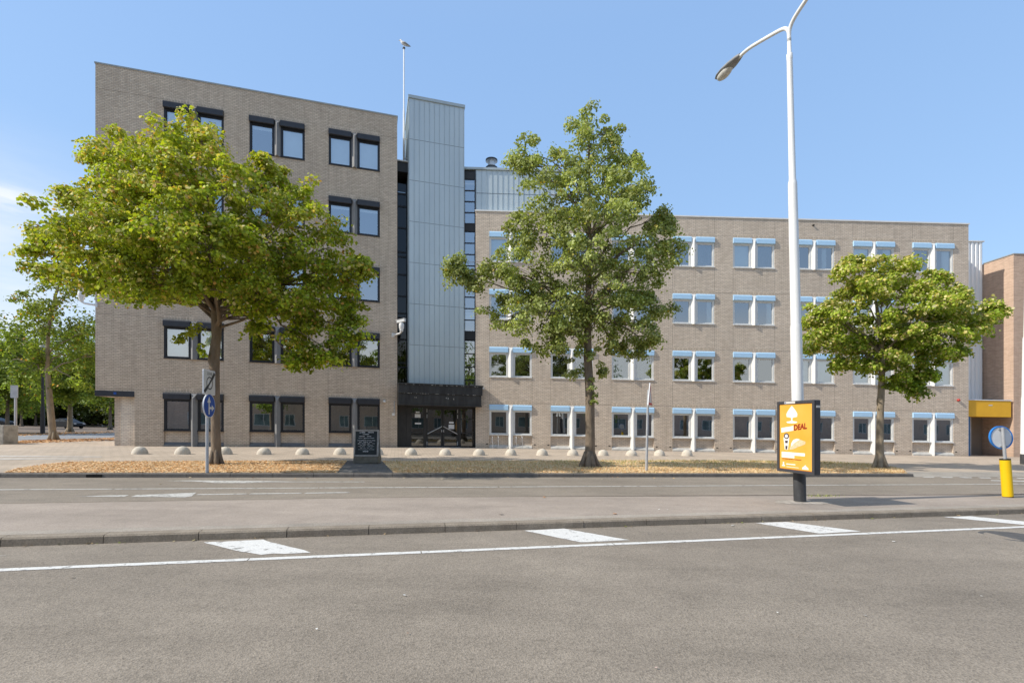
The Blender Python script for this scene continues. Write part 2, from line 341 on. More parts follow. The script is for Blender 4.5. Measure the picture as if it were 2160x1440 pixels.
class MB:
    """collects faces in world coordinates"""
    def __init__(s): s.v = []; s.f = []
    def poly(s, pts):
        n = len(s.v); s.v += [tuple(p) for p in pts]; s.f.append(tuple(range(n, n + len(pts))))
    def hexa(s, p):
        n = len(s.v); s.v += [tuple(q) for q in p]
        for f in ((0, 3, 2, 1), (4, 5, 6, 7), (0, 1, 5, 4), (1, 2, 6, 5), (2, 3, 7, 6), (3, 0, 4, 7)):
            s.f.append(tuple(n + i for i in f))
    def box(s, F, u0, u1, v0, v1, h0, h1):
        s.hexa([F(u0, v0, h0), F(u1, v0, h0), F(u1, v1, h0), F(u0, v1, h0),
                F(u0, v0, h1), F(u1, v0, h1), F(u1, v1, h1), F(u0, v1, h1)])
    def prism(s, F, prof, h0, h1):
        """prof: list of (u, v); extruded in h"""
        n = len(s.v); k = len(prof)
        s.v += [tuple(F(u, v, h0)) for u, v in prof] + [tuple(F(u, v, h1)) for u, v in prof]
        s.f.append(tuple(n + i for i in range(k))[::-1]); s.f.append(tuple(n + k + i for i in range(k)))
        for i in range(k):
            j = (i + 1) % k; s.f.append((n + i, n + j, n + k + j, n + k + i))
    def slab(s, F, prof, v0, v1):
        """prof: list of (u, h); extruded in v"""
        n = len(s.v); k = len(prof)
        s.v += [tuple(F(u, v0, h)) for u, h in prof] + [tuple(F(u, v1, h)) for u, h in prof]
        s.f.append(tuple(n + i for i in range(k))); s.f.append(tuple(n + k + i for i in range(k))[::-1])
        for i in range(k):
            j = (i + 1) % k; s.f.append((n + j, n + i, n + k + i, n + k + j))
    def tube(s, path, radii, n=10, cap=True):
        path = [Vector(p) for p in path]
        if isinstance(radii, (int, float)): radii = [radii] * len(path)
        base = len(s.v); up = None
        for i, p in enumerate(path):
            a = path[max(0, i - 1)]; b = path[min(len(path) - 1, i + 1)]
            d = (b - a)
            if d.length < 1e-9: d = Vector((0, 0, 1))
            d.normalize()
            if up is None:
                up = Vector((1, 0, 0)) if abs(d.x) < 0.9 else Vector((0, 1, 0))
            x = (up - d * up.dot(d)).normalized(); y = d.cross(x); up = x
            for k in range(n):
                t = 2 * math.pi * k / n
                s.v.append(tuple(p + (x * math.cos(t) + y * math.sin(t)) * radii[i]))
        for i in range(len(path) - 1):
            for k in range(n):
                a = base + i * n + k; b = base + i * n + (k + 1) % n
                s.f.append((a, b, b + n, a + n))
        if cap:
            s.f.append(tuple(base + k for k in range(n))[::-1])
            s.f.append(tuple(base + (len(path) - 1) * n + k for k in range(n)))
    def lathe(s, c, prof, n=24, axis='Z'):
        """prof: list of (r, z) from bottom to top about a vertical axis at c"""
        base = len(s.v)
        for r, z in prof:
            for k in range(n):
                t = 2 * math.pi * k / n
                s.v.append((c[0] + r * math.cos(t), c[1] + r * math.sin(t), c[2] + z))
        for i in range(len(prof) - 1):
            for k in range(n):
                a = base + i * n + k; b = base + i * n + (k + 1) % n
                s.f.append((a, b, b + n, a + n))
        s.f.append(tuple(base + k for k in range(n))[::-1])
        s.f.append(tuple(base + (len(prof) - 1) * n + k for k in range(n)))
    def mesh(s, name, m, org=(0, 0, 0), smooth=False, fix=True):
        me = bpy.data.meshes.new(name)
        o = Vector(org)
        me.from_pydata([tuple(Vector(v) - o) for v in s.v], [], s.f)
        if fix:
            bm = bmesh.new(); bm.from_mesh(me)
            bmesh.ops.recalc_face_normals(bm, faces=bm.faces); bm.to_mesh(me); bm.free()
        if smooth:
            for p in me.polygons: p.use_smooth = True
            if isinstance(smooth, (int, float)) and smooth is not True:
                me.set_sharp_from_angle(angle=R(smooth))
        me.materials.append(MT[m] if isinstance(m, str) else m)
        return me
    def build(s, name, m, parent=None, org=None, smooth=False, fix=True, kind=None, bevel=0):
        po = origin(parent) if parent else Vector((0, 0, 0))
        og = Vector(org) if org is not None else po
        ob = bpy.data.objects.new(name, s.mesh(name, m, og, smooth, fix)); COL.objects.link(ob)
        ob.location = og - po; ORG[ob.name] = og
        if parent: ob.parent = parent
        if kind: ob['kind'] = kind
        if bevel:
            b = ob.modifiers.new('bevel', 'BEVEL'); b.width = bevel; b.segments = 2; b.limit_method = 'ANGLE'; b.angle_limit = R(40)
        return ob

def build_each(mb, nv, name, m, parent, fix=True):
    """one part per piece; every piece has nv vertices"""
    for i in range(0, len(mb.v), nv):
        p = MB(); p.v = mb.v[i:i + nv]; p.f = [tuple(k - i for k in f) for f in mb.f if i <= f[0] < i + nv]
        c = sum((Vector(v) for v in p.v), Vector()) / nv
        p.build(name, m, parent, org=c, fix=fix)

def link_copy(name, me, parent, loc_world):
    o = bpy.data.objects.new(name, me); COL.objects.link(o)
    o.parent = parent; o.location = Vector(loc_world) - origin(parent); ORG[o.name] = Vector(loc_world)
    return o

class Frame:
    """local frame of a facade: u along it, v inwards, h above the street"""
    def __init__(s, x, y, deg, tilt=True):
        s.x, s.y = x, y; s.c, s.s = math.cos(R(deg)), math.sin(R(deg)); s.t = SIG if tilt else 0.0
        s.z0 = zg(x) if not tilt else 0
    def __call__(s, u, v, h):
        x = s.x + u * s.c - v * s.s; y = s.y + u * s.s + v * s.c
        return Vector((x, y, h - s.t * x + (s.z0 if not s.t else 0)))

def FW(u, v, h): return Vector((u, v, h))

# ------------------------------------------------------------------ ground
def sheet(name, poly, h, m, kind='structure', cuts=True):
    bm = bmesh.new()
    vs = [bm.verts.new((x, y, 0)) for x, y in poly]
    bm.faces.new(vs)
    for yy in (35.0, 95.0):
        bmesh.ops.bisect_plane(bm, geom=bm.verts[:] + bm.edges[:] + bm.faces[:], plane_co=(0, yy, 0), plane_no=(0, 1, 0))
    for v in bm.verts: v.co.z = zg(v.co.x, v.co.y) + h
    bmesh.ops.recalc_face_normals(bm, faces=bm.faces)
    me = bpy.data.meshes.new(name); bm.to_mesh(me); bm.free()
    for p in me.polygons:
        if p.normal.z < 0: p.flip()
    me.materials.append(MT[m])
    o = bpy.data.objects.new(name, me); COL.objects.link(o)
    if kind: o['kind'] = kind
    return o

RD = -0.10
sheet('road', [(-400, -200), (400, -200), (400, 500), (-400, 500)], RD, 'asphalt')

def lerp(a, b, t): return (a[0] + (b[0] - a[0]) * t, a[1] + (b[1] - a[1]) * t)
# far kerb
K0, K1 = survey(0, 1007, RD), survey(1925, 1005.5, RD)
kd = Vector((K1[0] - K0[0], K1[1] - K0[1])).normalized()
kn = Vector((-kd.y, kd.x))
def kline(s, off=0.0): return (K0[0] + kd.x * s + kn.x * off, K0[1] + kd.y * s + kn.y * off)
KL = math.hypot(K1[0] - K0[0], K1[1] - K0[1])
pav = [kline(-60, 0.14), kline(KL - .02, 0.14), kline(KL + .05, .62), kline(KL + 30, .62), (140, 60), (140, 300), (-300, 300), (-300, kline(-60, 0.14)[1])]
sheet('pavement', pav, 0.0, 'pave')
drv = sheet('driveway', [kline(KL - .02, 0.0), kline(KL + 30, 0.0), kline(KL + 30, .62), kline(KL + .05, .62)], RD + .003, 'drive')
for v_ in drv.data.vertices:
    if (Vector((v_.co.x, v_.co.y)) - Vector(K0)).dot(kn) > .3: v_.co.z += -RD - .003

def kerb_mesh(line, s0, s1, w, h0, h1, seg, m, name):
    mb = MB(); s = s0
    while s < s1:
        e = min(s + seg, s1)
        a, b = s + 0.004, e - 0.004
        jit = random.uniform(-0.004, 0.004)
        def P(s_, off, h):
            x, y = line(s_, off); return (x, y, zg(x, y) + h)
        ch = 0.025
        n = len(mb.v)
        prof = [(0 + jit, h0), (0 + jit + 0.012, h1 - ch), (0.03 + jit, h1 - 0.004), (w, h1), (w, h0)]
        for q in (a, b): mb.v += [P(q, o_, h_) for o_, h_ in prof]
        k = len(prof)
        mb.f.append(tuple(n + i for i in range(k))); mb.f.append(tuple(n + k + i for i in range(k))[::-1])
        for i in range(k):
            j = (i + 1) % k; mb.f.append((n + i, n + j, n + k + j, n + k + i))
        s = e
    return mb.build(name, m, kind='structure')
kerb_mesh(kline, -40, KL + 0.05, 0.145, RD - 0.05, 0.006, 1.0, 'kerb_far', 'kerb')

# drains in the far kerb
for i, px in enumerate((190, 205)):
    q = survey(px, 1007, RD)
    s = (Vector(q) - Vector(K0)).dot(kd)
    mb = MB()
    F = lambda u, v, h: (lambda p: Vector((p[0], p[1], zg(p[0]) + h)))(kline(s + u, v))
    mb.box(F, -0.09, 0.09, -0.012, 0.02, RD + 0.004, RD + 0.075)
    o = mb.build('drain_inlet', 'hole')
    tag(o, 'dark slot of a gully inlet in the far kerb, %s of two' % ('left' if i == 0 else 'right'), 'drain', 'gully inlets in the far kerb')

# median
M0, M1 = survey(0, 1153, RD), survey(2160, 1083, RD)
md = Vector((M1[0] - M0[0], M1[1] - M0[1])).normalized(); mn = Vector((-md.y, md.x))
def mline(s, off=0.0): return (M0[0] + md.x * s + mn.x * off, M0[1] + md.y * s + mn.y * off)
ML = math.hypot(M1[0] - M0[0], M1[1] - M0[1])
far_edge = [survey(0, 1061.7), survey(450, 1054.5), survey(900, 1048), survey(1260, 1046), survey(1700, 1043.6), survey(2010, 1042.5)]
a, b = far_edge[0], far_edge[1]
dl = Vector((a[0] - b[0], a[1] - b[1])).normalized()
fe_left = (a[0] + dl.x * 35, a[1] + dl.y * 35)
a2, b2 = far_edge[-1], far_edge[-2]
dr = Vector((a2[0] - b2[0], a2[1] - b2[1])).normalized()
fe_right = (a2[0] + dr.x * 30, a2[1] + dr.y * 30)
edge = [fe_left] + far_edge + [fe_right]
sheet('median', [mline(-35, 0.148), mline(ML + 30, 0.148)] + edge[::-1], 0.0, 'median')
kerb_mesh(mline, -34, ML + 30, 0.15, RD - 0.05, 0.004, 1.0, 'kerb', 'kerb')
ap = []
ra = random.Random(6)
for k in range(120): t = -34 + (ML + 62) * k / 119; ap.append(mline(t, .152))
for k in range(119, -1, -1): t = -34 + (ML + 62) * k / 119; ap.append(mline(t, .36 + ra.uniform(-.02, .02)))
sheet('kerb_apron', ap, 0.005, 'apron')
# back kerb of the median
mb = MB()
for p, q in zip(edge[:-1], edge[1:]):
    d = Vector((q[0] - p[0], q[1] - p[1])).normalized(); n_ = Vector((-d.y, d.x)) * 0.12
    P = lambda a_, o_, h_: (a_[0] + n_.x * o_, a_[1] + n_.y * o_, zg(a_[0]) + h_)
    mb.hexa([P(p, 0, RD - .05), P(q, 0, RD - .05), P(q, 1, RD - .05), P(p, 1, RD - .05),
             P(p, 0, 0.004), P(q, 0, 0.004), P(q, 1, -0.008), P(p, 1, -0.008)])
mb.build('kerb', 'kerb', kind='structure')

# markings
def marking(name, px_pts, h, m='paint', wob=0.0):
    pts = [survey(px, py, h) for px, py in px_pts]
    if wob:
        out = []
        for p, q in zip(pts, pts[1:] + pts[:1]):
            L = math.hypot(q[0] - p[0], q[1] - p[1]); k = max(1, int(L / 0.09))
            for i in range(k):
                t = i / k; r = lerp(p, q, t)
                out.append((r[0] + random.uniform(-wob, wob), r[1] + random.uniform(-wob, wob)))
        pts = out
    return sheet(name, pts, h, m)
HP = RD + 0.004
W0, W1 = survey(0, 1201, HP), survey(2160, 1110.4, HP)
wd = Vector((W1[0] - W0[0], W1[1] - W0[1])).normalized(); wn = Vector((-wd.y, wd.x))
s = -20.0
while s < 40:
    L = random.uniform(1.6, 2.6); e = s + L
    pts = []
    k = 26
    for i in range(k + 1):
        t = s + (L - 0.012) * i / k; o_ = -0.048 + random.uniform(-.004, .004)
        pts.append((W0[0] + wd.x * t + wn.x * o_, W0[1] + wd.y * t + wn.y * o_))
    for i in range(k + 1):
        t = s + (L - 0.012) * (k - i) / k; o_ = 0.048 + random.uniform(-.004, .004)
        pts.append((W0[0] + wd.x * t + wn.x * o_, W0[1] + wd.y * t + wn.y * o_))
    sheet('edge_line', pts, HP, 'paint'); s = e
blocks = [
    [(429, 1143), (554, 1137.5), (600, 1150), (640, 1159), (657, 1164.5), (600, 1167.5), (575, 1166.5), (550, 1168.8), (510, 1163)],
    [(1105, 1118), (1190, 1114), (1327, 1138), (1225, 1143)],
    [(1593, 1102), (1660, 1100), (1816, 1119.6), (1727, 1124.5)],
    [(1991, 1089.6), (2047, 1088), (2160, 1099), (2250, 1105), (2160, 1106.3)],
    [(-330, 1190), (-215, 1183), (18, 1170), (-130, 1182)],
]
for b_ in blocks: marking('hatch_marking', b_, HP, 'paint', 0.008)
# far road
def dash_line(name, p, q, w, h, seg, gap, m):
    a_, b_ = survey(*p, h), survey(*q, h)
    d = Vector((b_[0] - a_[0], b_[1] - a_[1])); L = d.length; d.normalize(); n_ = Vector((-d.y, d.x)) * (w / 2)
    s = -30.0
    while s < L + 30:
        e = s + seg - gap
        sheet(name, [(a_[0] + d.x * s - n_.x, a_[1] + d.y * s - n_.y), (a_[0] + d.x * e - n_.x, a_[1] + d.y * e - n_.y),
                     (a_[0] + d.x * e + n_.x, a_[1] + d.y * e + n_.y), (a_[0] + d.x * s + n_.x, a_[1] + d.y * s + n_.y)], h, m)
        s += seg
dash_line('lane_line', (0, 1032), (2000, 1021), 0.10, HP, 4.0, 0.03, 'paint_worn')
marking('arrow_marking', [(160, 1046.3), (230, 1044), (272, 1043.4), (262, 1046.8), (230, 1046.8)], HP, 'paint_worn')
marking('arrow_marking', [(276, 1047), (288, 1043.3), (414, 1038.2), (404, 1046), (390, 1048), (340, 1047.5)], HP, 'paint_worn')
for p, q in (((417, 1041.5), (522, 1040.2)), ((528, 1040), (638, 1038.8)), ((645, 1038.6), (738, 1037.2))):
    marking('arrow_marking', [(p[0] - 4, p[1] + 1.6), (q[0] - 4, q[1] + 1.4), (q[0] + 1, q[1] - .2), (p[0] + 2, p[1] - .2)], HP, 'paint_worn')
marking('arrow_marking', [(345, 1013.4), (408, 1012.6), (540, 1013.4), (620, 1015), (770, 1015.2), (770, 1016), (560, 1016.2), (520, 1018), (455, 1018), (410, 1014.6)], HP, 'paint_worn')
# give-way dashes at the driveway mouth
for k in range(6):
    x0 = 1942 + k * 40
    marking('give_way_marking', [(x0, 1004.6 + k * .5), (x0 + 26, 1005.0 + k * .5), (x0 + 30, 1006.6 + k * .5), (x0 + 8, 1006.4 + k * .5)], HP, 'paint_worn')
marking('stop_line', [(2090, 1012), (2300, 1016), (2300, 1018), (2090, 1013.6)], HP, 'paint_worn')
marking('stop_line', [(2030, 1043.6), (2300, 1047), (2300, 1048.6), (2060, 1044.8)], HP, 'paint_worn')

# verge with dry leaves
back = [(-20, 998), (30, 990), (90, 980), (150, 974), (430, 972.5), (700, 971.5), (825, 973), (1240, 971), (1500, 970.5), (1720, 972.5), (1850, 978), (1905, 990), (1926, 1000)]
front0 = kline(-0.6, 0.146)
verge_poly = [kline((Vector(survey(-20, 1000)) - Vector(K0)).dot(kd), 0.147), kline(KL - 0.05, 0.147)] + [survey(px, py) for px, py in back[::-1]][1:-1]
sheet('verge', verge_poly, 0.006, 'soil')
path_poly = [kline((Vector(survey(706, 1000)) - Vector(K0)).dot(kd), 0.148), kline((Vector(survey(828, 1000)) - Vector(K0)).dot(kd), 0.148), survey(806, 972.6), survey(733, 971.3)]
sheet('path', path_poly, 0.012, 'pave_dark')
def inside(pt, poly):
    x, y = pt; c = False; j = len(poly) - 1
    for i in range(len(poly)):
        xi, yi = poly[i]; xj, yj = poly[j]
        if (yi > y) != (yj > y) and x < (xj - xi) * (y - yi) / (yj - yi) + xi: c = not c
        j = i
    return c

def scatter_leaves(name, pts, sizes, tilts, tints, m='litter', blade=False, seed=3):
    rng = np.random.default_rng(seed)
    n = len(pts); P = np.asarray(pts)
    ang = rng.uniform(0, 2 * np.pi, n); t = np.asarray(tilts)
    d = np.stack([np.cos(ang) * np.cos(t), np.sin(ang) * np.cos(t), np.sin(t)], 1)
    s_ = np.stack([-np.sin(ang), np.cos(ang), rng.uniform(-0.4, 0.4, n)], 1)
    L = np.asarray(sizes)[:, None]
    wr = 0.10 if blade else 0.42
    if blade:
        V = np.stack([P - s_ * L * wr, P + s_ * L * wr, P + d * L], 1); k = 3
    else:
        V = np.stack([P - d * L * .5, P + s_ * L * wr, P + d * L * .5, P - s_ * L * wr], 1); k = 4
    return raw_faces(name, V.reshape(-1, 3), k, np.asarray(tints), m)

def raw_faces(name, V, k, tint, m, parent=None, org=None):
    nf = len(V) // k
    me = bpy.data.meshes.new(name)
    if org is not None: V = V - np.asarray(org)
    me.vertices.add(len(V)); me.vertices.foreach_set('co', V.astype(np.float32).ravel())
    me.loops.add(len(V)); me.loops.foreach_set('vertex_index', np.arange(len(V), dtype=np.int32))
    me.polygons.add(nf); me.polygons.foreach_set('loop_start', np.arange(0, len(V), k, dtype=np.int32))
    me.update(calc_edges=True)
    at = me.attributes.new('tint', 'FLOAT_COLOR', 'FACE')
    c = np.concatenate([tint, np.ones((nf, 1))], 1).astype(np.float32)
    at.data.foreach_set('color', c.ravel())
    me.materials.append(MT[m])
    o = bpy.data.objects.new(name, me); COL.objects.link(o)
    if parent:
        o.parent = parent; o.location = (Vector(org) - origin(parent)) if org is not None else (0, 0, 0)
    elif org is not None: o.location = org
    return o

rng = random.Random(11)
xs = [p[0] for p in verge_poly]; ys = [p[1] for p in verge_poly]
pts, sz, tl, tn = [], [], [], []
gp_, gs, gt, gc = [], [], [], []
while len(pts) < 30000:
    x = rng.uniform(min(xs), max(xs)); y = rng.uniform(min(ys), max(ys))
    if not inside((x, y), verge_poly) or inside((x, y), path_poly): continue
    leafy = 1.0 if x < -4.3 else (0.35 if x < 0.5 else 0.30)
    fy = ((Vector((x, y)) - Vector(K0)).dot(kn)) / 5.0        # 0 at the kerb, 1 at the back
    if x > -4.3: leafy *= 1.5 if fy < 0.35 else 0.55
    if rng.random() < leafy:
        pts.append((x, y, zg(x) + 0.012 + rng.random() * 0.02)); sz.append(rng.uniform(0.03, 0.075)); tl.append(rng.uniform(-0.3, 0.3))
        c = rng.choice([(0.84, 0.52, 0.25), (0.86, 0.59, 0.31), (0.76, 0.42, 0.17), (0.80, 0.56, 0.32), (0.64, 0.35, 0.14), (0.88, 0.66, 0.40)])
        k = rng.uniform(0.8, 1.1); tn.append((c[0] * k, c[1] * k, c[2] * k))
n_grass = 0
while n_grass < 26000:
    x = rng.uniform(min(xs), max(xs)); y = rng.uniform(min(ys), max(ys))
    if not inside((x, y), verge_poly) or inside((x, y), path_poly): continue
    fy = ((Vector((x, y)) - Vector(K0)).dot(kn)) / 5.0
    if x < -4.3 and rng.random() > (0.10 if fy < 0.75 else 0.3): continue
    gp_.append((x, y, zg(x) + 0.004)); gs.append(rng.uniform(0.04, 0.09)); gt.append(rng.uniform(0.5, 1.4))
    green = rng.random() < (0.55 * max(0, min(1, (fy - 0.35) * 2.4)) if x > 1.5 else 0.10 * fy)
    c = rng.choice([(0.24, 0.28, 0.06), (0.30, 0.32, 0.08), (0.36, 0.33, 0.10)]) if green else rng.choice([(0.72, 0.54, 0.28), (0.62, 0.47, 0.23), (0.78, 0.60, 0.34), (0.54, 0.42, 0.20)])
    gc.append(c); n_grass += 1
for k in range(150):                      # green tuft behind the lamp post on the median
    x, y = survey(rng.gauss(1735, 16), 1046.5 + rng.gauss(0, .6)); gp_.append((x, y, zg(x))); gs.append(rng.uniform(.02, .06)); gt.append(rng.uniform(.4, 1.4)); gc.append(rng.choice([(.3, .32, .10), (.45, .42, .18), (.22, .27, .06)]))
o = scatter_leaves('fallen_leaves', pts, sz, tl, tn); o['kind'] = 'stuff'; tag(o, 'dry tan and orange leaves covering the verge', 'leaves')
o = scatter_leaves('dry_grass', gp_, gs, gt, gc, blade=True); o['kind'] = 'stuff'; tag(o, 'short parched grass on the verge', 'grass')
# a few stray leaves and crumbs on the asphalt
sp = [(1057, 1085, .09, (0.12, 0.12, 0.13)), (1148, 1049, .08, (0.6, 0.25, 0.08)), (1297, 1084, .09, (0.62, 0.26, 0.08)), (440, 1136, .07, (0.6, 0.4, 0.18)), (535, 1133, .08, (0.6, 0.3, 0.1)), (545, 1132, .07, (0.62, 0.4, 0.15)),
      (107, 1148, .05, (0.6, 0.5, 0.3)), (338, 1021, .08, (0.7, 0.5, 0.1)), (152, 1219, .035, (0.75, 0.75, 0.72)), (853, 1257, .03, (0.8, 0.8, 0.78)), (668, 1329, .02, (0.75, 0.74, 0.7)), (1545, 1109, .06, (0.5, 0.5, 0.48)), (1885, 1143, .05, (0.65, 0.64, 0.6)),
      (1390, 1075, .04, (0.7, 0.7, 0.68)), (1408, 1075.5, .04, (0.7, 0.7, 0.68)), (1828, 1067, .05, (0.75, 0.75, 0.72)), (860, 1338, .02, (.3, .2, .15)), (1825, 1300, .03, (.5, .48, .45)), (2070, 1259, .02, (.75, .75, .7)), (1545, 1167, .02, (.75, .75, .7)), (1640, 1294, .02, (.75, .75, .7)), (1368, 1126, .03, (.12, .11, .1)), (1384, 1411, .02, (.62, .45, .4))]
pts, sz, tl, tn = [], [], [], []
for px, py, s_, c in sp:
    h = 0.0 if (py < 1130 and px > 900 and py > 1046 and py < 1100) else RD
    x, y = survey(px, py, h); pts.append((x, y, zg(x) + h + 0.014)); sz.append(s_); tl.append(0.12); tn.append(c)
r2 = random.Random(5)
for _ in range(520):
    x = r2.uniform(-9, 12); y = r2.uniform(10.6, 14.5)
    s_ = (Vector((x, y)) - Vector(K0)).dot(kn)
    if not (-0.9 < s_ < -0.02) or r2.random() > math.exp(s_ * 3.2): continue
    pts.append((x, y, zg(x) + RD + 0.01)); sz.append(r2.uniform(.04, .09)); tl.append(.1); tn.append(r2.choice([(0.6, 0.4, 0.2), (.5, .26, .1), (.55, .45, .3)]))
for _ in range(90):                       # weeds and leaf crumbs along the near kerb
    t = r2.uniform(-6, ML + 2); x, y = mline(t, -r2.uniform(0.0, 0.05))
    pts.append((x, y, zg(x) + RD + 0.012)); sz.append(r2.uniform(.02, .05)); tl.append(.3); tn.append(r2.choice([(0.35, 0.30, 0.16), (.5, .36, .2), (.2, .22, .06)]))
o = scatter_leaves('stray_leaves', pts, sz, tl, tn, seed=9); o['kind'] = 'stuff'; tag(o, 'scattered dry leaves and crumbs on the asphalt', 'leaves')

# side street at the left
sheet('side_road', [survey(-400, 933), survey(20, 931), survey(240, 923), survey(330, 920), survey(330, 911), survey(233, 913.2), survey(24, 919.6), survey(-400, 926)], 0.006, 'side_road')
sheet('park_ground', [survey(-700, 926), survey(24, 919.2), survey(233, 912.8), survey(330, 910), survey(330, 899), (-60, 140), (-200, 140)], 0.008, 'park')
sheet('pale_paving_strip', [survey(-60, 960), survey(217, 962.5), survey(212, 964), survey(-60, 963.2)], 0.006, 'pave_pale')
sheet('pale_paving_strip', [survey(-60, 966), survey(180, 966.5), survey(172, 968.2), survey(-60, 970)], 0.006, 'pave_pale')
lp = []
r3 = random.Random(21)
while len(lp) < 2600:
    px = r3.uniform(-40, 240)
    band = r3.random()
    if band < 0.55: py = 932.5 - (px) * 0.033 + r3.uniform(-1.5, 4.5)
    else: py = 917.8 - px * 0.026 + r3.gauss(0, 1.3)
    x, y = survey(px, py); lp.append((x, y, zg(x, y) + 0.03))
o = scatter_leaves('fallen_leaves', lp, [r3.uniform(.08, .17) for _ in lp], [r3.uniform(-.4, .4) for _ in lp], [r3.choice([(0.6, 0.33, 0.14), (.66, .42, .22), (.45, .22, .09)]) for _ in lp], seed=4)
o['kind'] = 'stuff'; tag(o, 'orange leaves along the edges of the side street', 'leaves')

# pavement in the road: manhole patch
q = survey(2135, 1131, RD)
mb = MB(); mb.lathe((q[0], q[1], zg(q[0]) + RD - 0.05), [(0.36, 0), (0.36, 0.055), (0.30, 0.055), (0.295, 0.052)], 32)
o = mb.build('manhole_cover', 'iron'); tag(o, 'dark round manhole cover in the near road at the right edge', 'manhole cover')
# cracked footing around the lamp post
q = survey(1688, 1059)
rr = random.Random(2); ft = []
for k in range(26):
    t = 2 * math.pi * k / 26; r_ = rr.uniform(0.30, 0.48); ft.append((q[0] + r_ * 1.25 * math.cos(t), q[1] + r_ * .7 * math.sin(t)))
MT['footing'] = surface('cracked_footing', (0.52, 0.46, 0.39), (0.24, 0.21, 0.18), 9, 0.95, 0, 0.8, 25, 0.02)
sheet('footing_patch', ft, 0.004, 'footing')

# ------------------------------------------------------------------ facades
def facade(mb, F, u0, u1, h0, h1, holes, rev=0.2, v=0.0):
    us = sorted({u0, u1, *[a for a, *_ in holes], *[b for _, b, *_ in holes]})
    hs = sorted({h0, h1, *[x[2] for x in holes], *[x[3] for x in holes]})
    us = [u for u in us if u0 <= u <= u1]; hs = [h for h in hs if h0 <= h <= h1]
    for a_, b_ in zip(us[:-1], us[1:]):
        for c_, d_ in zip(hs[:-1], hs[1:]):
            mu, mh = (a_ + b_) / 2, (c_ + d_) / 2
            if any(x[0] < mu < x[1] and x[2] < mh < x[3] for x in holes): continue
            mb.poly([F(a_, v, c_), F(b_, v, c_), F(b_, v, d_), F(a_, v, d_)])
    for a_, b_, c_, d_ in holes:
        if rev:
            mb.poly([F(a_, v, c_), F(a_, v, d_), F(a_, v + rev, d_), F(a_, v + rev, c_)])
            mb.poly([F(b_, v, d_), F(b_, v, c_), F(b_, v + rev, c_), F(b_, v + rev, d_)])
            mb.poly([F(a_, v, d_), F(b_, v, d_), F(b_, v + rev, d_), F(a_, v + rev, d_)])
            mb.poly([F(b_, v, c_), F(a_, v, c_), F(a_, v + rev, c_), F(b_, v + rev, c_)])

def ring(mb, F, u0, u1, h0, h1, w, v0, v1):
    mb.box(F, u0, u1, v0, v1, h0, h0 + w); mb.box(F, u0, u1, v0, v1, h1 - w, h1)
    mb.box(F, u0, u0 + w, v0, v1, h0 + w, h1 - w); mb.box(F, u1 - w, u1, v0, v1, h0 + w, h1 - w)

def window_set(F, a_, H, bh, dark):
    """meshes of one window unit, about its lower left corner; H is the full height with the shutter box of height bh"""
    O = F(0, 0, 0)
    G = lambda u, v, h: F(u, v, h) - O
    ms = {}
    fr = MB(); w = 0.075
    top = H - bh + 0.02
    ring(fr, G, 0.004, a_ - 0.004, 0.005, top, w, 0.02, 0.12)
    ring(fr, G, w - .004, a_ - w + .004, w, top - w + .005, 0.045, 0.045, 0.10)
    fr.box(G, 0.004, a_ - .004, -0.045, 0.02, -0.0, 0.055)
    ms['frame'] = fr.mesh('window', 'black_frame' if dark else 'white_frame')
    p = MB(); i = w + 0.036
    p.poly([G(i, .075, w + .04), G(a_ - i, .075, w + .04), G(a_ - i, .075, top - w - .03), G(i, .075, top - w - .03)])
    ms['pane'] = p.mesh('pane', 'glass_strong' if dark else 'glass', fix=False)
    b = MB(); pb_ = .15 if dark else .085
    b.slab(lambda u, v, h: G(v, u, h), [(-pb_, H - bh + .02), (-pb_, H - .055), (-pb_ + .04, H - .002), (0.10, H - .002), (0.10, H - bh + .025), (-pb_ + .03, H - bh)], 0.006, a_ - 0.006)
    ms['box'] = b.mesh('roller_box', 'black_box' if dark else 'blue_box')
    # blinds behind the glass
    i0, i1 = w + .03, a_ - w - .03; hb, ht = w + .03, top - w - .02
    f = MB(); f.poly([G(i0, .16, hb), G(i1, .16, hb), G(i1, .16, ht), G(i0, .16, ht)]); ms['full'] = f.mesh('blind', 'blind', fix=False)
    f = MB()
    n = 13
    for k in range(n):
        u = i0 + (i1 - i0) * (k + .5) / n; dw = (i1 - i0) / n * .31
        f.poly([G(u - dw, .15, hb), G(u + dw, .19, hb), G(u + dw, .19, ht), G(u - dw, .15, ht)])
    ms['vertical'] = f.mesh('blind', 'blind', fix=False)
    def curtain(x0, x1):
        f = MB(); n = 14
        for k in range(n):
            ua, ub = i0 + (i1 - i0) * (x0 + (x1 - x0) * k / n), i0 + (i1 - i0) * (x0 + (x1 - x0) * (k + 1) / n)
            va, vb = (.15, .19) if k % 2 else (.19, .15)
            f.poly([G(ua, va, hb), G(ub, vb, hb), G(ub, vb, ht), G(ua, va, ht)])
        return f.mesh('curtain', 'curtain', fix=False)
    ms['right'] = curtain(.68, 1.0); ms['mid'] = curtain(.38, .7); ms['half'] = curtain(.5, 1.0)
    f = MB(); f.poly([G(i0, .16, ht - .16), G(i1, .16, ht - .16), G(i1, .16, ht), G(i0, .16, ht)]); ms['top'] = f.mesh('blind', 'blind', fix=False)
    f = MB(); f.poly([G(i0, .16, hb + .5 * (ht - hb)), G(i1, .16, hb + .5 * (ht - hb)), G(i1, .16, ht), G(i0, .16, ht)]); ms['upper'] = f.mesh('blind', 'blind', fix=False)
    return ms

